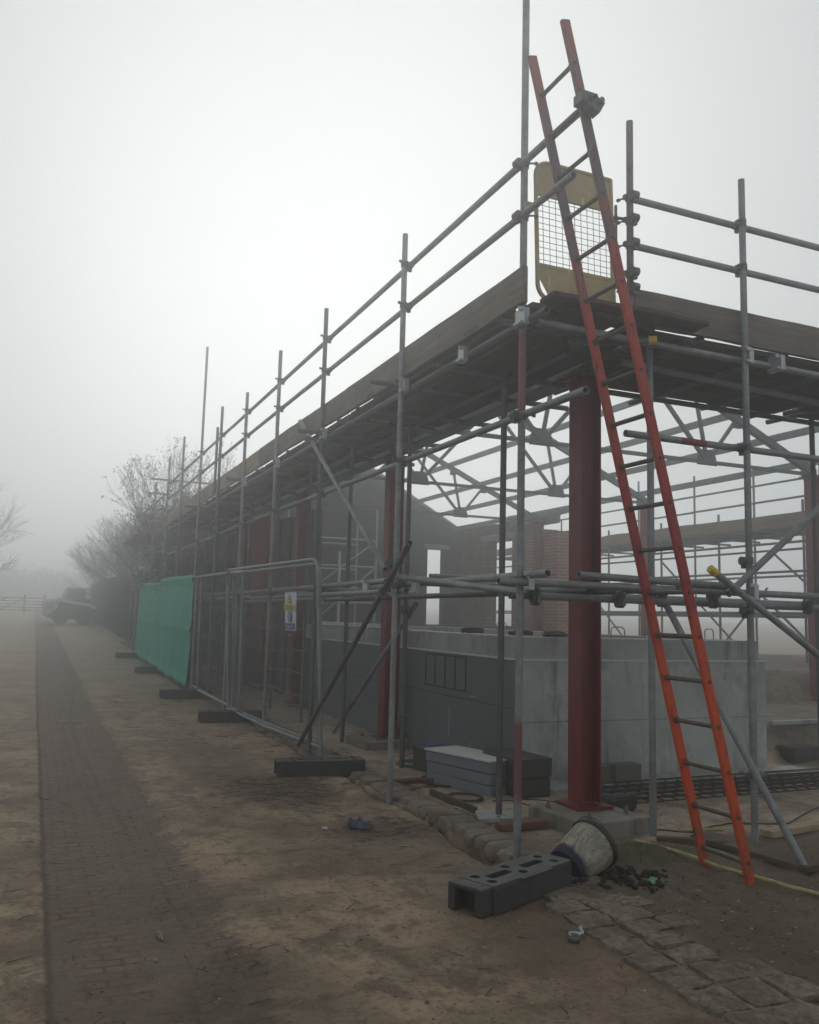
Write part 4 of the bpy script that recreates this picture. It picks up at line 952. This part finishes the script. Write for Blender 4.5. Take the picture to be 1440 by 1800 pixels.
cloth('green_wrapper', (3.68, 4.58), (.09, .09), plain('pale_green', (.20, .38, .22), .6), 'pale green scrap on the earth below the grassy mound', 'litter', 5, .02)
cloth('white_scrap', (2.13, 6.42), (.035, .05), plain('white_paper', (.6, .58, .52), .8), 'tiny white scrap left of the blue rag', 'litter', 6, .02)
cloth('fallen_leaf', (.70, 4.66), (.03, .10), ml[0], 'pale curled leaf on the dark paving strip', 'leaf', 7, .015)
# fallen scaffold clip
fc = thing('fallen_clip', 'bent bright steel clip lying on the concrete near the bottom', 'clip', gp(2.68, 3.93, .004), None, (0, 0, .5))
def ribbon(pts, w_, m, parent, name):
    b = MB(); vs = []
    for (x, y) in pts: vs += [(x, y, 0), (x, y, w_)]
    n = len(pts); b.add(vs, [(2 * i, 2 * i + 2, 2 * i + 3, 2 * i + 1) for i in range(n - 1)]); o = b.build(name, m, parent, world=False, smooth=True); s_ = o.modifiers.new('t', 'SOLIDIFY'); s_.thickness = .005; return o
ribbon([(-.08 + .01 * k, .025 * sin(k * .55)) for k in range(17)], .03, M_clip, fc, 'strap'); ribbon([(-.07 + .032 * cos(a), -.02 + .032 * sin(a)) for a in [k * .35 for k in range(14)]], .03, M_clipd, fc, 'band')
b = MB(); b.tube((0, -.03, .015), (.0, .045, .018), .007, None, 8); b.tube((0, .04, .015), (0, .055, .018), .013, None, 6); b.build('bolt', M_clipd, fc, world=False)

# ---------------------------------------------------------------- rubber fence feet
def foot_mesh(L=.84, W=.25, H=.15):
    bm = bmesh.new(); outl = [(-L / 2 + .05, -W / 2), (L / 2 - .02, -W / 2), (L / 2, -W / 2 + .02), (L / 2, W / 2 - .02), (L / 2 - .02, W / 2), (-L / 2 + .05, W / 2)]
    holes = []
    for cx, cy in ((-.30, -.06), (-.30, .06), (-.01, -.065), (-.01, .065), (.32, -.06), (.32, .06)): holes.append([(cx + .03 * cos(k * pi / 8), cy + .03 * sin(k * pi / 8)) for k in range(16)])
    for cx in (-.155, .165):
        a, c_ = .10, .032; holes.append([(cx - a, -c_ + .012), (cx - a + .012, -c_), (cx + a - .012, -c_), (cx + a, -c_ + .012), (cx + a, c_ - .012), (cx + a - .012, c_), (cx - a + .012, c_), (cx - a, c_ - .012)])
    edges = []
    for lp in [outl] + holes:
        vs = [bm.verts.new((x, y, H)) for x, y in lp]; edges += [bm.edges.new((vs[i], vs[(i + 1) % len(vs)])) for i in range(len(vs))]
    bmesh.ops.triangle_fill(bm, use_beauty=True, use_dissolve=False, edges=edges)
    # drop fills that landed inside holes
    def inside(p, lp):
        c_ = False; j = len(lp) - 1
        for i in range(len(lp)):
            if (lp[i][1] > p[1]) != (lp[j][1] > p[1]) and p[0] < (lp[j][0] - lp[i][0]) * (p[1] - lp[i][1]) / (lp[j][1] - lp[i][1]) + lp[i][0]: c_ = not c_
            j = i
        return c_
    bad = [f for f in bm.faces if any(inside(f.calc_center_median(), h) for h in holes)]
    bmesh.ops.delete(bm, geom=bad, context='FACES_ONLY')
    for hi, lp in enumerate(holes):
        d = .03 if hi < 6 else .1; n = len(lp); a = [bm.verts.new((x, y, H)) for x, y in lp]; c_ = [bm.verts.new((x * 1, y, H - d)) for x, y in lp]
        for i in range(n): bm.faces.new((a[i], a[(i + 1) % n], c_[(i + 1) % n], c_[i]))
        bm.faces.new(c_)
    n = len(outl); a = [bm.verts.new((x, y, H)) for x, y in outl]; m_ = [bm.verts.new((x * 1.008, y * 1.04, H - .02)) for x, y in outl]; c_ = [bm.verts.new((x * 1.01, y * 1.06, 0)) for x, y in outl]
    for i in range(n):
        k = (i + 1) % n; bm.faces.new((a[i], a[k], m_[k], m_[i])); bm.faces.new((m_[i], m_[k], c_[k], c_[i]))
    bmesh.ops.remove_doubles(bm, verts=bm.verts, dist=.0001)
    bmesh.ops.recalc_face_normals(bm, faces=bm.faces)
    me = bpy.data.meshes.new('block'); bm.to_mesh(me); bm.free(); return me
fm = foot_mesh()
def foot(x, y, ang, lab, m, z=0.):
    t = thing('ballast_block', lab, 'fence foot', (x, y, gh(x, y) + .004 + z), 'rubber fence feet', (0, 0, ang))
    o = bpy.data.objects.new('block', fm if m is M_rubber else fm.copy()); o.data.materials.clear(); o.data.materials.append(m); COL.objects.link(o); o.parent = t
    b = MB(); L = .84
    b.box((-L / 2 + .00, -.095, .075), (.1, .05, .15)); b.box((-L / 2 + .0, .095, .075), (.1, .05, .15)); b.box((-L / 2 + .0, 0, .135), (.1, .16, .03)); b.build('end_lug', m, t, world=False, bevel=.012)
    b = MB(); b.tube((-L / 2 + .0, -.11, 0.02), (-L / 2 - .05, -.11, .02), .0, None, 6) if False else b.box((.03, -.136, .143), (.3, .02, .012)); b.build('side_rib', m, t, world=False)
    return t
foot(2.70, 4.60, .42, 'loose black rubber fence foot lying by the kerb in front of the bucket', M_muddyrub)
foot(2.80, 8.62, -.12, 'black rubber foot under the near end of the mesh fence', M_rubber)
foot(2.78, 12.9, -.05, 'black rubber foot under the leaning fence joint', M_rubber)
foot(2.66, 16.2, -.02, 'black rubber foot under the fence before the green sheet', M_rubber)
foot(2.75, 21.3, 0, 'dark foot under the middle of the green sheet', M_rubber)
foot(2.72, 26.2, 0, 'dark foot under the far end of the green sheet', M_rubber)

# ---------------------------------------------------------------- mesh fence panels
def fence_panel(a, b_, H, lean_, lab, sag=0., wires=True):
    """a near end, b_ far end (x, y); local x along the panel, z up; leans sideways"""
    a, b_ = V((*a, 0)), V((*b_, 0)); d = b_ - a; L = d.length; z0 = gh(a.x, a.y) + .10; z1 = gh(b_.x, b_.y) + .10
    t = thing('mesh_fence', lab, 'fence panel', (a.x, a.y, z0), 'temporary mesh fence panels', (lean_, 0, 0))
    t.rotation_euler = (Matrix.Rotation(math.atan2(d.y, d.x), 4, 'Z') @ Matrix.Rotation(-math.atan2(z1 - z0, L), 4, 'Y') @ Matrix.Rotation(lean_, 4, 'X')).to_euler()
    r_ = .022; c_ = .16
    def arc(cx, cz, a0, a1): return [(cx + c_ * cos(a0 + (a1 - a0) * k / 6), 0, cz + c_ * sin(a0 + (a1 - a0) * k / 6)) for k in range(7)]
    pts = [(0, 0, -.1)] + arc(c_, H - c_, pi, pi / 2) + arc(L - c_, H - c_, pi / 2, 0) + [(L, 0, -.1)]
    b = MB(); b.path(pts, r_, None, 10); b.build('frame', M_fence, t, world=False, smooth=True)
    b = MB(); b.path([(0, 0, .05), (L * .5, .0, .05 - sag), (L, 0, .05)], r_ * .85, None, 8); b.build('bottom_rail', M_fence, t, world=False, smooth=True)
    b = MB(); b.tube((L * .985 - .0, .0, H * .5), (L * .985, 0, H * .5 + .05), .03, None, 6); 
    n = int(L / .065)
    for k in range(1, n):
        x = L * k / n; pz = [(x + .006 * sin(k), .02 * sin(x * 2.2 + j) * (0 < j < 5), .05 + (H - .1) * j / 5 * (1 if True else 0)) for j in range(6)]
        b.path(pz, .0014, None, 3)
    for k in range(1, 8):
        z = .06 + (H - .1) * k / 8; b.path([(L * j / 14, .03 * sin(j * 1.1 + k), z + .028 * sin(j * .9 + k * 1.3) - .03 * sin(pi * j / 14)) for j in range(15)], .0026, None, 4)
    b.build('wire_mesh', M_fwire, t, world=False)
    return t
P1 = fence_panel((3.02, 9.36), (2.80, 13.25), 2.12, -.060, 'leaning mesh fence panel carrying the warning sign', .03)
P1b = fence_panel((3.09, 9.6), (2.88, 13.3), 2.08, -.045, 'mesh fence panel tucked just behind the one with the sign', .02)
P2 = fence_panel((2.89, 12.95), (2.84, 16.2), 2.1, -.02, 'mesh fence panel in the middle with rounded near corner')
P3 = fence_panel((2.88, 14.0), (2.87, 17.0), 2.1, -.01, 'mesh fence panel ending at the green sheet')
P4 = fence_panel((2.86, 17.05), (2.86, 21.5), 2.1, .0, 'fence panel behind the nearer half of the green sheet')
P5 = fence_panel((2.86, 21.55), (2.88, 26.3), 2.1, .0, 'fence panel behind the farther half of the green sheet')
def sheet(a, b_, z0, z1, lab, off):
    a, b_ = V((*a, 0)), V((*b_, 0)); d = b_ - a; L = d.length; n, mz = 60, 26; s_ = V((-d.y, d.x, 0)).normalized()
    g = MB(); vs = []
    for j in range(mz + 1):
        for i in range(n + 1):
            u, v_ = i / n, j / mz; p = a + d * u; gz_ = gh(p.x, p.y)
            w_ = .03 * math.exp(-((v_ - .5) / .02) ** 2) + .035 * noise.noise(V((u * 4 + v_ * 3, v_ * 1.5 - u * 2, off + 4))) + .025 * noise.noise(V((u * 6, v_ * 2.5, off))) + .018 * sin(u * 24 + v_ * 3 + off) * (1 - v_ * .5) + .012 * noise.noise(V((u * 22, v_ * 9, off)))
            z = z0 + (z1 - z0) * v_ + .03 * noise.noise(V((u * 5, 2, off))) * v_ + .02 * noise.noise(V((u * 5, 8, off)))
            vs.append(p + s_ * (.06 + w_ + (.035 if abs(v_ - .5) > .46 else 0)) + V((0, 0, gz_ + z)))
    g.add(vs, [(j * (n + 1) + i, j * (n + 1) + i + 1, (j + 1) * (n + 1) + i + 1, (j + 1) * (n + 1) + i) for j in range(mz) for i in range(n)])
    o = g.build('green_sheet', M_sheet, smooth=True); so = o.modifiers.new('t', 'SOLIDIFY'); so.thickness = .004
    tag(recentre(o), lab, 'sheeting', 'green debris sheets on the fence')
    b = MB(); 
    return o
sheet((2.86, 17.0), (2.86, 21.55), .10, 2.24, 'nearer larger green debris sheet tied over the fence', 1.)
sheet((2.86, 21.5), (2.88, 26.4), .10, 2.14, 'farther green debris sheet beyond the larger one', 2.)

# warning sign (flat, hung on the near panel)
sg = thing('warning_sign', 'white sign with yellow warning triangle and blue keep out band', 'sign', (2.955, 10.12, 1.42 + .0), None, (R(90), 0, R(-90 + 2.8)))
sg.rotation_euler = (Matrix.Rotation(R(-90 + 2.8), 4, 'Z') @ Matrix.Rotation(R(90 + 3.4), 4, 'X')).to_euler()
sg.location = (2.872, 10.50, 1.41)
sg.scale = (.74, .92, 1); SWd, SHt = .56, .50
M_sw = plain('sign_white', (.52, .54, .58), .5, 0, .06); M_sy = plain('sign_yellow', (.55, .46, .03), .5, 0, .08); M_sb = plain('sign_blue', (.03, .05, .22), .5, 0, .08); M_sk = plain('sign_black', (.02, .02, .02), .5)
b = MB(); n = 12; vs = []
for k in range(n + 1): x = SWd * k / n; vs += [(x, 0, .006 * sin(k * .7)), (x, SHt, .010 * sin(k * .9))]
b.add(vs, [(2 * k, 2 * k + 2, 2 * k + 3, 2 * k + 1) for k in range(n)]); o = b.build('board', M_sw, sg, world=False); so = o.modifiers.new('t', 'SOLIDIFY'); so.thickness = .003; so.offset = -1
def flat(pts, m, name, z): b = MB(); b.add([(x, y, z) for x, y in pts], [tuple(range(len(pts)))]); return b.build(name, m, sg, world=False)
flat([(.02, .265), (SWd - .02, .265), (SWd - .02, .345), (.02, .345)], M_sy, 'yellow_band', .014); flat([(.02, .02), (SWd - .02, .02), (SWd - .02, .095), (.02, .095)], M_sb, 'blue_band', .014)
cx = SWd / 2
flat([(cx - .11, .36), (cx + .11, .36), (cx, .485)], M_sk, 'triangle_edge', .014); flat([(cx - .088, .370), (cx + .088, .370), (cx, .468)], M_sy, 'triangle', .016)
flat([(cx - .008, .395), (cx + .008, .395), (cx + .012, .44), (cx - .012, .44)], M_sk, 'exclamation_bar', .018); flat([(cx - .008, .375), (cx + .008, .375), (cx + .008, .388), (cx - .008, .388)], M_sk, 'exclamation_dot', .018)
flat([(cx + .085 * cos(a), .18 + .072 * sin(a)) for a in [k * pi / 14 for k in range(28)]], M_sb, 'mandatory_disc', .014); flat([(cx + .03 * cos(a), .18 + .058 * sin(a)) for a in [k * pi / 10 for k in range(20)]], M_sw, 'figure', .016)
def text(s_, x, y, size, m, z, sx_=1.):
    cu_ = bpy.data.curves.new('text', 'FONT'); cu_.body = s_; cu_.size = size; cu_.align_x = 'CENTER'; cu_.align_y = 'CENTER'
    to = bpy.data.objects.new('text', cu_); COL.objects.link(to); bpy.context.view_layer.update()
    me = bpy.data.meshes.new_from_object(to); bpy.data.objects.remove(to); o = bpy.data.objects.new('lettering', me); COL.objects.link(o); o.parent = sg; o.location = (x, y, z); o.scale = (sx_, 1, 1); me.materials.clear(); me.materials.append(m)
text('Warning', cx, .318, .062, M_sk, .018, 1.5); text('Construction site', cx, .281, .032, M_sk, .018, 1.6); text('Keep out', cx, .058, .072, M_sw, .018, 1.5)

# ---------------------------------------------------------------- end scaffold and far scaffold on the right
es = thing('end_scaffold', 'thin faded scaffold at the far left end of the walkway', 'scaffold', (3.4, 26, .2))
def ES(a, b_, nm='ledger', m=None, parent=None, n=8):
    b = MB(); b.tube(a, b_, TUBE, None, n); return b.build(nm, m or M_tube, parent or es, smooth=True)
for x, y, t_ in ((2.98, 28.9, 5.15), (2.9, 29.6, 4.6), (4.3, 29.2, 4.8), (2.95, 25.2, 5.2), (4.2, 25.4, 4.8)): ES((x, y, gh(x, y)), (x, y, t_), 'standard')
for z in (5.08, 4.7): ES((2.62, 23.6, z), (4.6, 23.6, z), 'guard_rail')
for z in (4.9, 4.62, 4.2, 3.68, 2.9, 2.42): ES((2.75, 29, z), (5.0, 29, z)); 
for z in (4.62, 3.3, 2.3): ES((2.95, 23.4, z), (2.95, 29.8, z))
for z in (4.3, 4.1, 3.28, 2.28): ES((2.5, 25.3, z), (4.6, 25.3, z))
ES((2.96, 29, 2.5), (3.9, 29, 3.6), 'brace'); ES((2.9, 28.9, .4), (3.4, 28.9, 2.6), 'brace'); ES((3.2, 25.2, 3.6), (3.35, 25.2, 2.8), 'brace', M_alu)
board('platform_board', (2.9, 25.3, 3.72), (2.9, 29.2, 3.72), .8, .05, M_toe, es, Zv)
rs = thing('rear_scaffold', 'misty scaffold with plank walkway running along the far right side', 'scaffold', (15.5, 17, .5))
for k, (y, t_) in enumerate(((11.6, 5.2), (13.6, 5.2), (15.5, 5.31), (17.52, 5.44), (19.78, 5.61), (21.7, 5.3), (23.7, 4.9), (25.8, 4.9))): ES((15.5, y, .3), (15.5, y, t_), 'standard', M_tubeD, rs)
for k, (y, t_) in enumerate(((12.9, 4.2), (15.27, 4.12), (17.25, 4.1), (19.4, 4.1), (21.7, 4.0), (23.9, 4.0))): ES((14.2, y, .3), (14.2, y, t_), 'standard', M_tubeD, rs)
for z, a, c_ in ((4.91, 10.5, 18.4), (4.88, 18.3, 26), (4.51, 10.5, 17.6), (4.48, 17.5, 26)): ES((15.45, a, z), (15.45, c_, z - .02), 'guard_rail', M_tubeD, rs)
for z in (3.35, 2.75, 1.9, 1.84): ES((15.5, 10.5, z), (15.5, 26, z), 'ledger', M_tubeD, rs); ES((14.2, 10.8, z), (14.2, 26, z), 'ledger', M_tubeD, rs)
for y0 in (11.6, 15.5, 19.8): ES((15.55, y0, .6), (15.55, y0 + 3.4, 3.3), 'brace', M_tubeD, rs)
ES((15.55, 16.8, 1.0), (15.55, 15.2, 2.5), 'brace', M_tubeD, rs); ES((14.2, 12.2, .8), (14.2, 14.2, 2.4), 'brace', M_tubeD, rs)
for y in [10.9 + .95 * k for k in range(16)]: ES((13.9, y, 3.60), (15.8, y, 3.60), 'transom', M_tubeD, rs)
for k in range(5): board('walkway_board', (14.32 + k * .26, 10.6, 3.66), (14.32 + k * .26, 26, 3.66), .25, .045, M_toe, rs, Zv, 20, .03)
board('toe_board', (15.42, 10.6, 3.85), (15.42, 26, 3.85), .27, .045, M_toef, rs, Xv, 20, .02)
board('toe_board', (14.15, 10.6, 3.83), (14.15, 26, 3.83), .24, .045, M_toef, rs, Xv, 30, .05)
t = fence_panel((13.6, 9.8), (17.3, 14.0), 2.1, 0, 'faint mesh fence panel standing on the far right bank'); t.location.z += .3
t2 = fence_panel((17.4, 14.1), (20.5, 17.9), 2.1, 0, 'faint mesh fence panel behind the far right bank'); t2.location.z += .3
for (a, b_) in (((8.5, 8.3), (13, 8.45)), ((8.6, 10.9), (14, 11.3))):
    z = gh(a[0] + 1, a[1] + .2) + .03; plank((a[0], a[1], z), (b_[0], b_[1], z + .03), .07, .05, M_conc2, 'pale timber edging on the ' + ('lower' if a[1] < 9 else 'upper') + ' earth bank step', 'edging')

# ---------------------------------------------------------------- far left: outbuilding, fence, machine, gate
hb_ = thing('outbuilding', 'dark low building with brown tiled roof beyond the scaffold', 'building', (6, 31, .3))
b = MB(); b.bbox((3.9, 24.6, 0), (8.5, 36, 3.0)); b.build('wall', M_render, hb_)
b = MB(); b.poly([(3.6, 24.5, 2.95), (6.2, 24.5, 4.6), (8.8, 24.5, 2.95), (8.8, 24.5, 2.85), (6.2, 24.5, 4.5), (3.6, 24.5, 2.85)], 11.7, (0, 1, 0)); b.build('roof', brick('brown_tiles', (.10, .055, .04), (.07, .04, .03), (.03, .02, .02), 1.2), hb_)
b = MB(); b.poly([(3.9, 24.58, 3.0), (8.5, 24.58, 3.0), (6.2, 24.58, 4.45)], .1, (0, 1, 0)); b.build('gable', M_render, hb_)
bf = thing('board_fence', 'long dark timber fence with pale posts running into the fog', 'fence', (3.9, 38, .5))
b = MB(); y = 30.2
while y < 60: b.bbox((3.95 + .012 * random.random(), y, gh(4, y) - .05), (3.99, y + .19, gh(4, y) + 2.6 + .05 * random.random())); y += .2
b.build('boarding', plain('dark_fence_boards', (.035, .033, .033), .9, 0, .4, 6), bf)
for k in range(12):
    y = 30.6 + k * 2.5; b = MB(); b.bbox((3.82, y, gh(4, y) - .05), (3.93, y + .1, gh(4, y) + 2.3)); b.build('post', plain('weathered_post', (.16, .17, .18), .9), bf)
b = MB(); b.bbox((3.4, 30, gh(3.5, 30) - .1), (3.6, 60, gh(3.5, 45) - .1)); b.bbox((3.45, 24, .1), (3.6, 46, .45))
# skid steer
mc = thing('skid_steer', 'white and dark skid steer loader parked in the fog down the track', 'loader', (1.9, 50, gh(2, 50)))
M_mw = plain('machine_white', (.62, .63, .62), .5, 0, .08); M_md = plain('machine_dark', (.11, .115, .115), .6)
def prism(mb, pts, y0, y1, m=None): mb.poly([(x, y0, z) for x, z in pts], y1 - y0, (0, 1, 0), m)
b = MB(); prism(b, [(-1.25, .38), (-.95, .28), (1.15, .28), (1.25, .9), (.9, 1.35), (-.55, 1.3), (-.95, .95)], -.62, .62); b.build('chassis', M_md, mc, world=False, bevel=.03)
b = MB(); prism(b, [(-1.45, .45), (-1.4, 1.25), (-.95, 1.36), (-.6, 1.30), (-.75, .85), (-1.2, .4)], -.64, .64); b.build('engine_cover', M_mw, mc, world=False, bevel=.03)
b = MB()
for k in range(4): b.box((-1.08, -.646, .78 + k * .1), (.42, .012, .03))
b.build('grille', M_md, mc, world=False)
for k in (-.45, .45):
    b = MB(); b.box((-1.43, k, 1.0), (.05, .12, .34)); b.build('tail_light', plain('red_lens', (.45, .03, .02), .3), mc, world=False)
b = MB(); prism(b, [(-.62, 1.30), (-.35, 1.92), (-.2, 1.98), (.75, 1.98), (.85, 1.85), (.85, 1.2), (-.4, 1.2)], -.5, .5); cab = b.build('cab', M_mw, mc, world=False, bevel=.03)
b = MB(); prism(b, [(-.38, 1.36), (-.2, 1.86), (.62, 1.86), (.66, 1.32)], -.506, -.502); prism(b, [(-.38, 1.36), (-.2, 1.86), (.62, 1.86), (.66, 1.32)], .502, .506); b.build('window', plain('smoky_glass', (.3, .33, .34), .1), mc, world=False)
for y in (-.62, .62):
    b = MB(); prism(b, [(-.95, 1.24), (-.85, 1.36), (.9, 1.12), (1.22, .95), (1.2, .8), (.85, .95)], y - .06, y + .06); b.build('lift_arm', M_mw, mc, world=False, bevel=.02)
for x in (-.55, .62):
    for y in (-.78, .78):
        b = MB(); b.tube((x, y - .14, .40), (x, y + .14, .40), .40, None, 24); w_ = b.build('tyre', M_rubber, mc, world=False, smooth=True, bevel=.03)
        b = MB(); b.tube((x, y - .15, .40), (x, y + .15, .40), .2, None, 16); b.build('rim', M_rubber, w_, world=False)
b = MB(); prism(b, [(1.2, .1), (1.85, .08), (1.88, .14), (1.35, .2), (1.3, .75), (1.22, .75)], -.8, .8); b.build('bucket', M_md, mc, world=False)
# field gate
fg = thing('field_gate', 'faint barred field gate closing the track in the fog', 'gate', (-.8, 70, gh(0, 70)))
for x in (-4.0, -.6, .75): b = MB(); b.box((x + .8, 0, .65), (.14, .14, 1.4)); b.build('post', M_bark, fg, world=False)
b = MB()
for z in (.2, .42, .64, .86, 1.1): b.box((-.8, 0, z), (4.7, .04, .08))
b.build('bar', M_bark, fg, world=False)
b = MB(); b.beam((-3.2, -.03, .2), (-.9, -.03, 1.1), .03, .08); b.beam((.2, -.03, 1.1), (-1.4, -.03, .2), .03, .08); b.build('brace', M_bark, fg, world=False)
# ironwork on the strip
b = MB(); b.bbox((.40, 13.2, gh(.5, 13.4) - .02), (.78, 13.6, gh(.5, 13.4) + .006))
for k in range(7): b.bbox((.43 + k * .05, 13.25, gh(.5, 13.4) + .0065), (.45 + k * .05, 13.55, gh(.5, 13.4) + .02))
o = b.build('drain_grate', plain('pale_dusty_iron', (.16, .14, .12), .8, .1)); tag(recentre(o), 'small dusty drain grate set in the paving strip', 'drain grate')

# ---------------------------------------------------------------- trees
def tree(name, x, y, H, lab, seed, spread=.5, stems=1, dens=1., leaves=0, group=None, depth=5, lean=V((0, 0, 0)), r0=None):
    rn = random.Random(seed); t = thing(name, lab, 'tree' if H > 4.5 else 'shrub', (x, y, gh(x, y)), group)
    tr_, cr_, lf = MB(), MB(), MB()
    def grow(p, d, L, r, k):
        n = 4; pts = [p]; q = p
        for i in range(n):
            d = (d + V([rn.gauss(0, .13) for _ in range(3)]) + V((0, 0, .05)) + lean * .05).normalized(); q = q + d * L / n; pts.append(q)
        (tr_ if k >= depth - 1 else cr_).path(pts, r, None, 6 if k >= depth - 1 else 3, .6)
        if k == 0: 
            if leaves and rn.random() < leaves:
                for _ in range(3):
                    c0 = q + V([rn.gauss(0, .05) for _ in range(3)]); a = V([rn.gauss(0, 1) for _ in range(3)]).normalized() * .05; c1 = a.orthogonal().normalized() * .018
                    lf.add([c0 - a, c0 + c1, c0 + a - V((0, 0, .03)), c0 - c1], [(0, 1, 2, 3)])
            return
        nb = rn.choice((2, 3, 3)) if k > 1 else rn.choice((2, 3, 4))
        for i in range(int(nb * dens + rn.random() * .6)):
            s_ = V([rn.gauss(0, 1) for _ in range(3)]); s_ = (s_ - d * s_.dot(d)).normalized()
            nd = (d + s_ * spread * rn.uniform(.6, 1.3)).normalized(); st = pts[rn.choice((2, 3, 4, 4))]
            grow(st, nd, L * rn.uniform(.6, .85), r * .56, k - 1)
        grow(q, d, L * .72, r * .6, k - 1)
    for s_ in range(stems):
        d = V((rn.gauss(0, .22 * (stems > 1)), rn.gauss(0, .22 * (stems > 1)), 1)).normalized()
        grow(V((rn.gauss(0, .15) * (stems > 1), rn.gauss(0, .3) * (stems > 1), -.05)), d, H * .30, (r0 or H * .012) / (1 + .4 * (stems > 1)), depth)
    tr_.build('trunk', M_bark, t, world=False, smooth=True); cr_.build('crown', M_twig, t, world=False)
    if lf.v: lf.build('leaves', M_leaf, t, world=False)
    return t
tree('bare_tree', 4.0, 27.6, 7.4, 'fine twigged bare tree rising behind the far left scaffold', 11, .45, 2, 1., .3)
tree('bare_tree', 3.9, 24.6, 5.4, 'dark leafy-twigged small tree tangled in the left scaffold end', 12, .6, 3, 1., .95)
gl = 'bare shrubs and trees lining the fence'
for i, (x, y, H, sd_, lab) in enumerate(((4.6, 31.5, 5.9, 21, 'bare bushy tree over the near end of the dark fence'), (4.8, 35, 6.4, 22, 'tall fan shaped bare tree behind the dark fence'), (4.7, 38.5, 6.0, 23, 'greyish bare tree midway along the dark fence'), (5.0, 42.5, 6.2, 24, 'pale bare tree above the parked loader'), (4.9, 47, 5.8, 25, 'faint bare tree just past the loader'), (4.6, 53, 5.8, 26, 'very faint bare tree at the end of the dark fence'))):
    tree('bare_tree', x, y, H, lab, sd_, .42, 4, 1.05, 0, gl)
tree('bare_tree', -3.0, 38.5, 7.2, 'faded bare tree at the left edge above the gate', 31, .5, 2, 1.1)
tree('bare_tree', -3.4, 47, 7.5, 'fainter bare tree behind the one at the left edge', 32, .5, 2, 1.1)
tree('climbing_shrub', 4.3, 21.6, 3.5, 'dark climbing shrub tangled in the scaffold above the green sheet', 41, .45, 4, 1., 1., depth=4)
tree('climbing_shrub', 4.3, 19.9, 2.9, 'dark leafy shrub behind the mesh fence beside the green sheet', 42, .45, 4, 1., 1., depth=4)
# hedge strip along the fence, and the far wood
def mass(name, x0, x1, y0, y1, zt, n, s_, m, lab, cat):
    rn = random.Random(5); b = MB()
    for _ in range(n):
        x = rn.uniform(x0, x1); y = rn.uniform(y0, y1); t_ = zt * (.75 + .35 * noise.noise(V((x * .6, y * .35, 2)))); z = gh(x, y) + rn.uniform(0, 1) ** .8 * t_
        a = V([rn.gauss(0, 1) for _ in range(3)]).normalized() * s_ * rn.uniform(.5, 1.4); a.z = abs(a.z) * 2; c_ = a.orthogonal().normalized() * s_ * .14; p = V((x, y, z)); b.add([p - a, p + c_, p + a, p - c_], [(0, 1, 2, 3)])
    tag(b.build(name, m), lab, cat, kind='stuff')
mass('hedge', 3.3, 4.4, 30.5, 60, 2.9, 26000, .12, M_hedge, 'brown overgrown hedge along the dark fence', 'hedge')
mass('far_wood', -34, 34, 118, 140, 5.0, 14000, .5, M_hedge, 'barely visible wood at the end of the track', 'wood')
mass('left_hedge', -9, -2.6, 36, 60, 2.2, 12000, .14, M_hedge, 'faint hedge beyond the left edge of the track', 'hedge')

# ---------------------------------------------------------------- haze
b = MB(); b.bbox((-75, -16, -1.3), (95, 156, 14))
hz = b.build('haze', None); tag(hz, 'thick grey fog filling the site', 'fog', kind='stuff'); hz.data.materials.clear()
hm = bpy.data.materials.new('fog'); hm.use_nodes = True; hm.node_tree.nodes.clear()
vo = hm.node_tree.nodes.new('ShaderNodeVolumePrincipled'); vo.inputs['Color'].default_value = (.95, .98, 1, 1); vo.inputs['Density'].default_value = FOG; vo.inputs['Anisotropy'].default_value = .84
mo_ = hm.node_tree.nodes.new('ShaderNodeOutputMaterial'); hm.node_tree.links.new(vo.outputs[0], mo_.inputs['Volume']); hz.data.materials.append(hm)
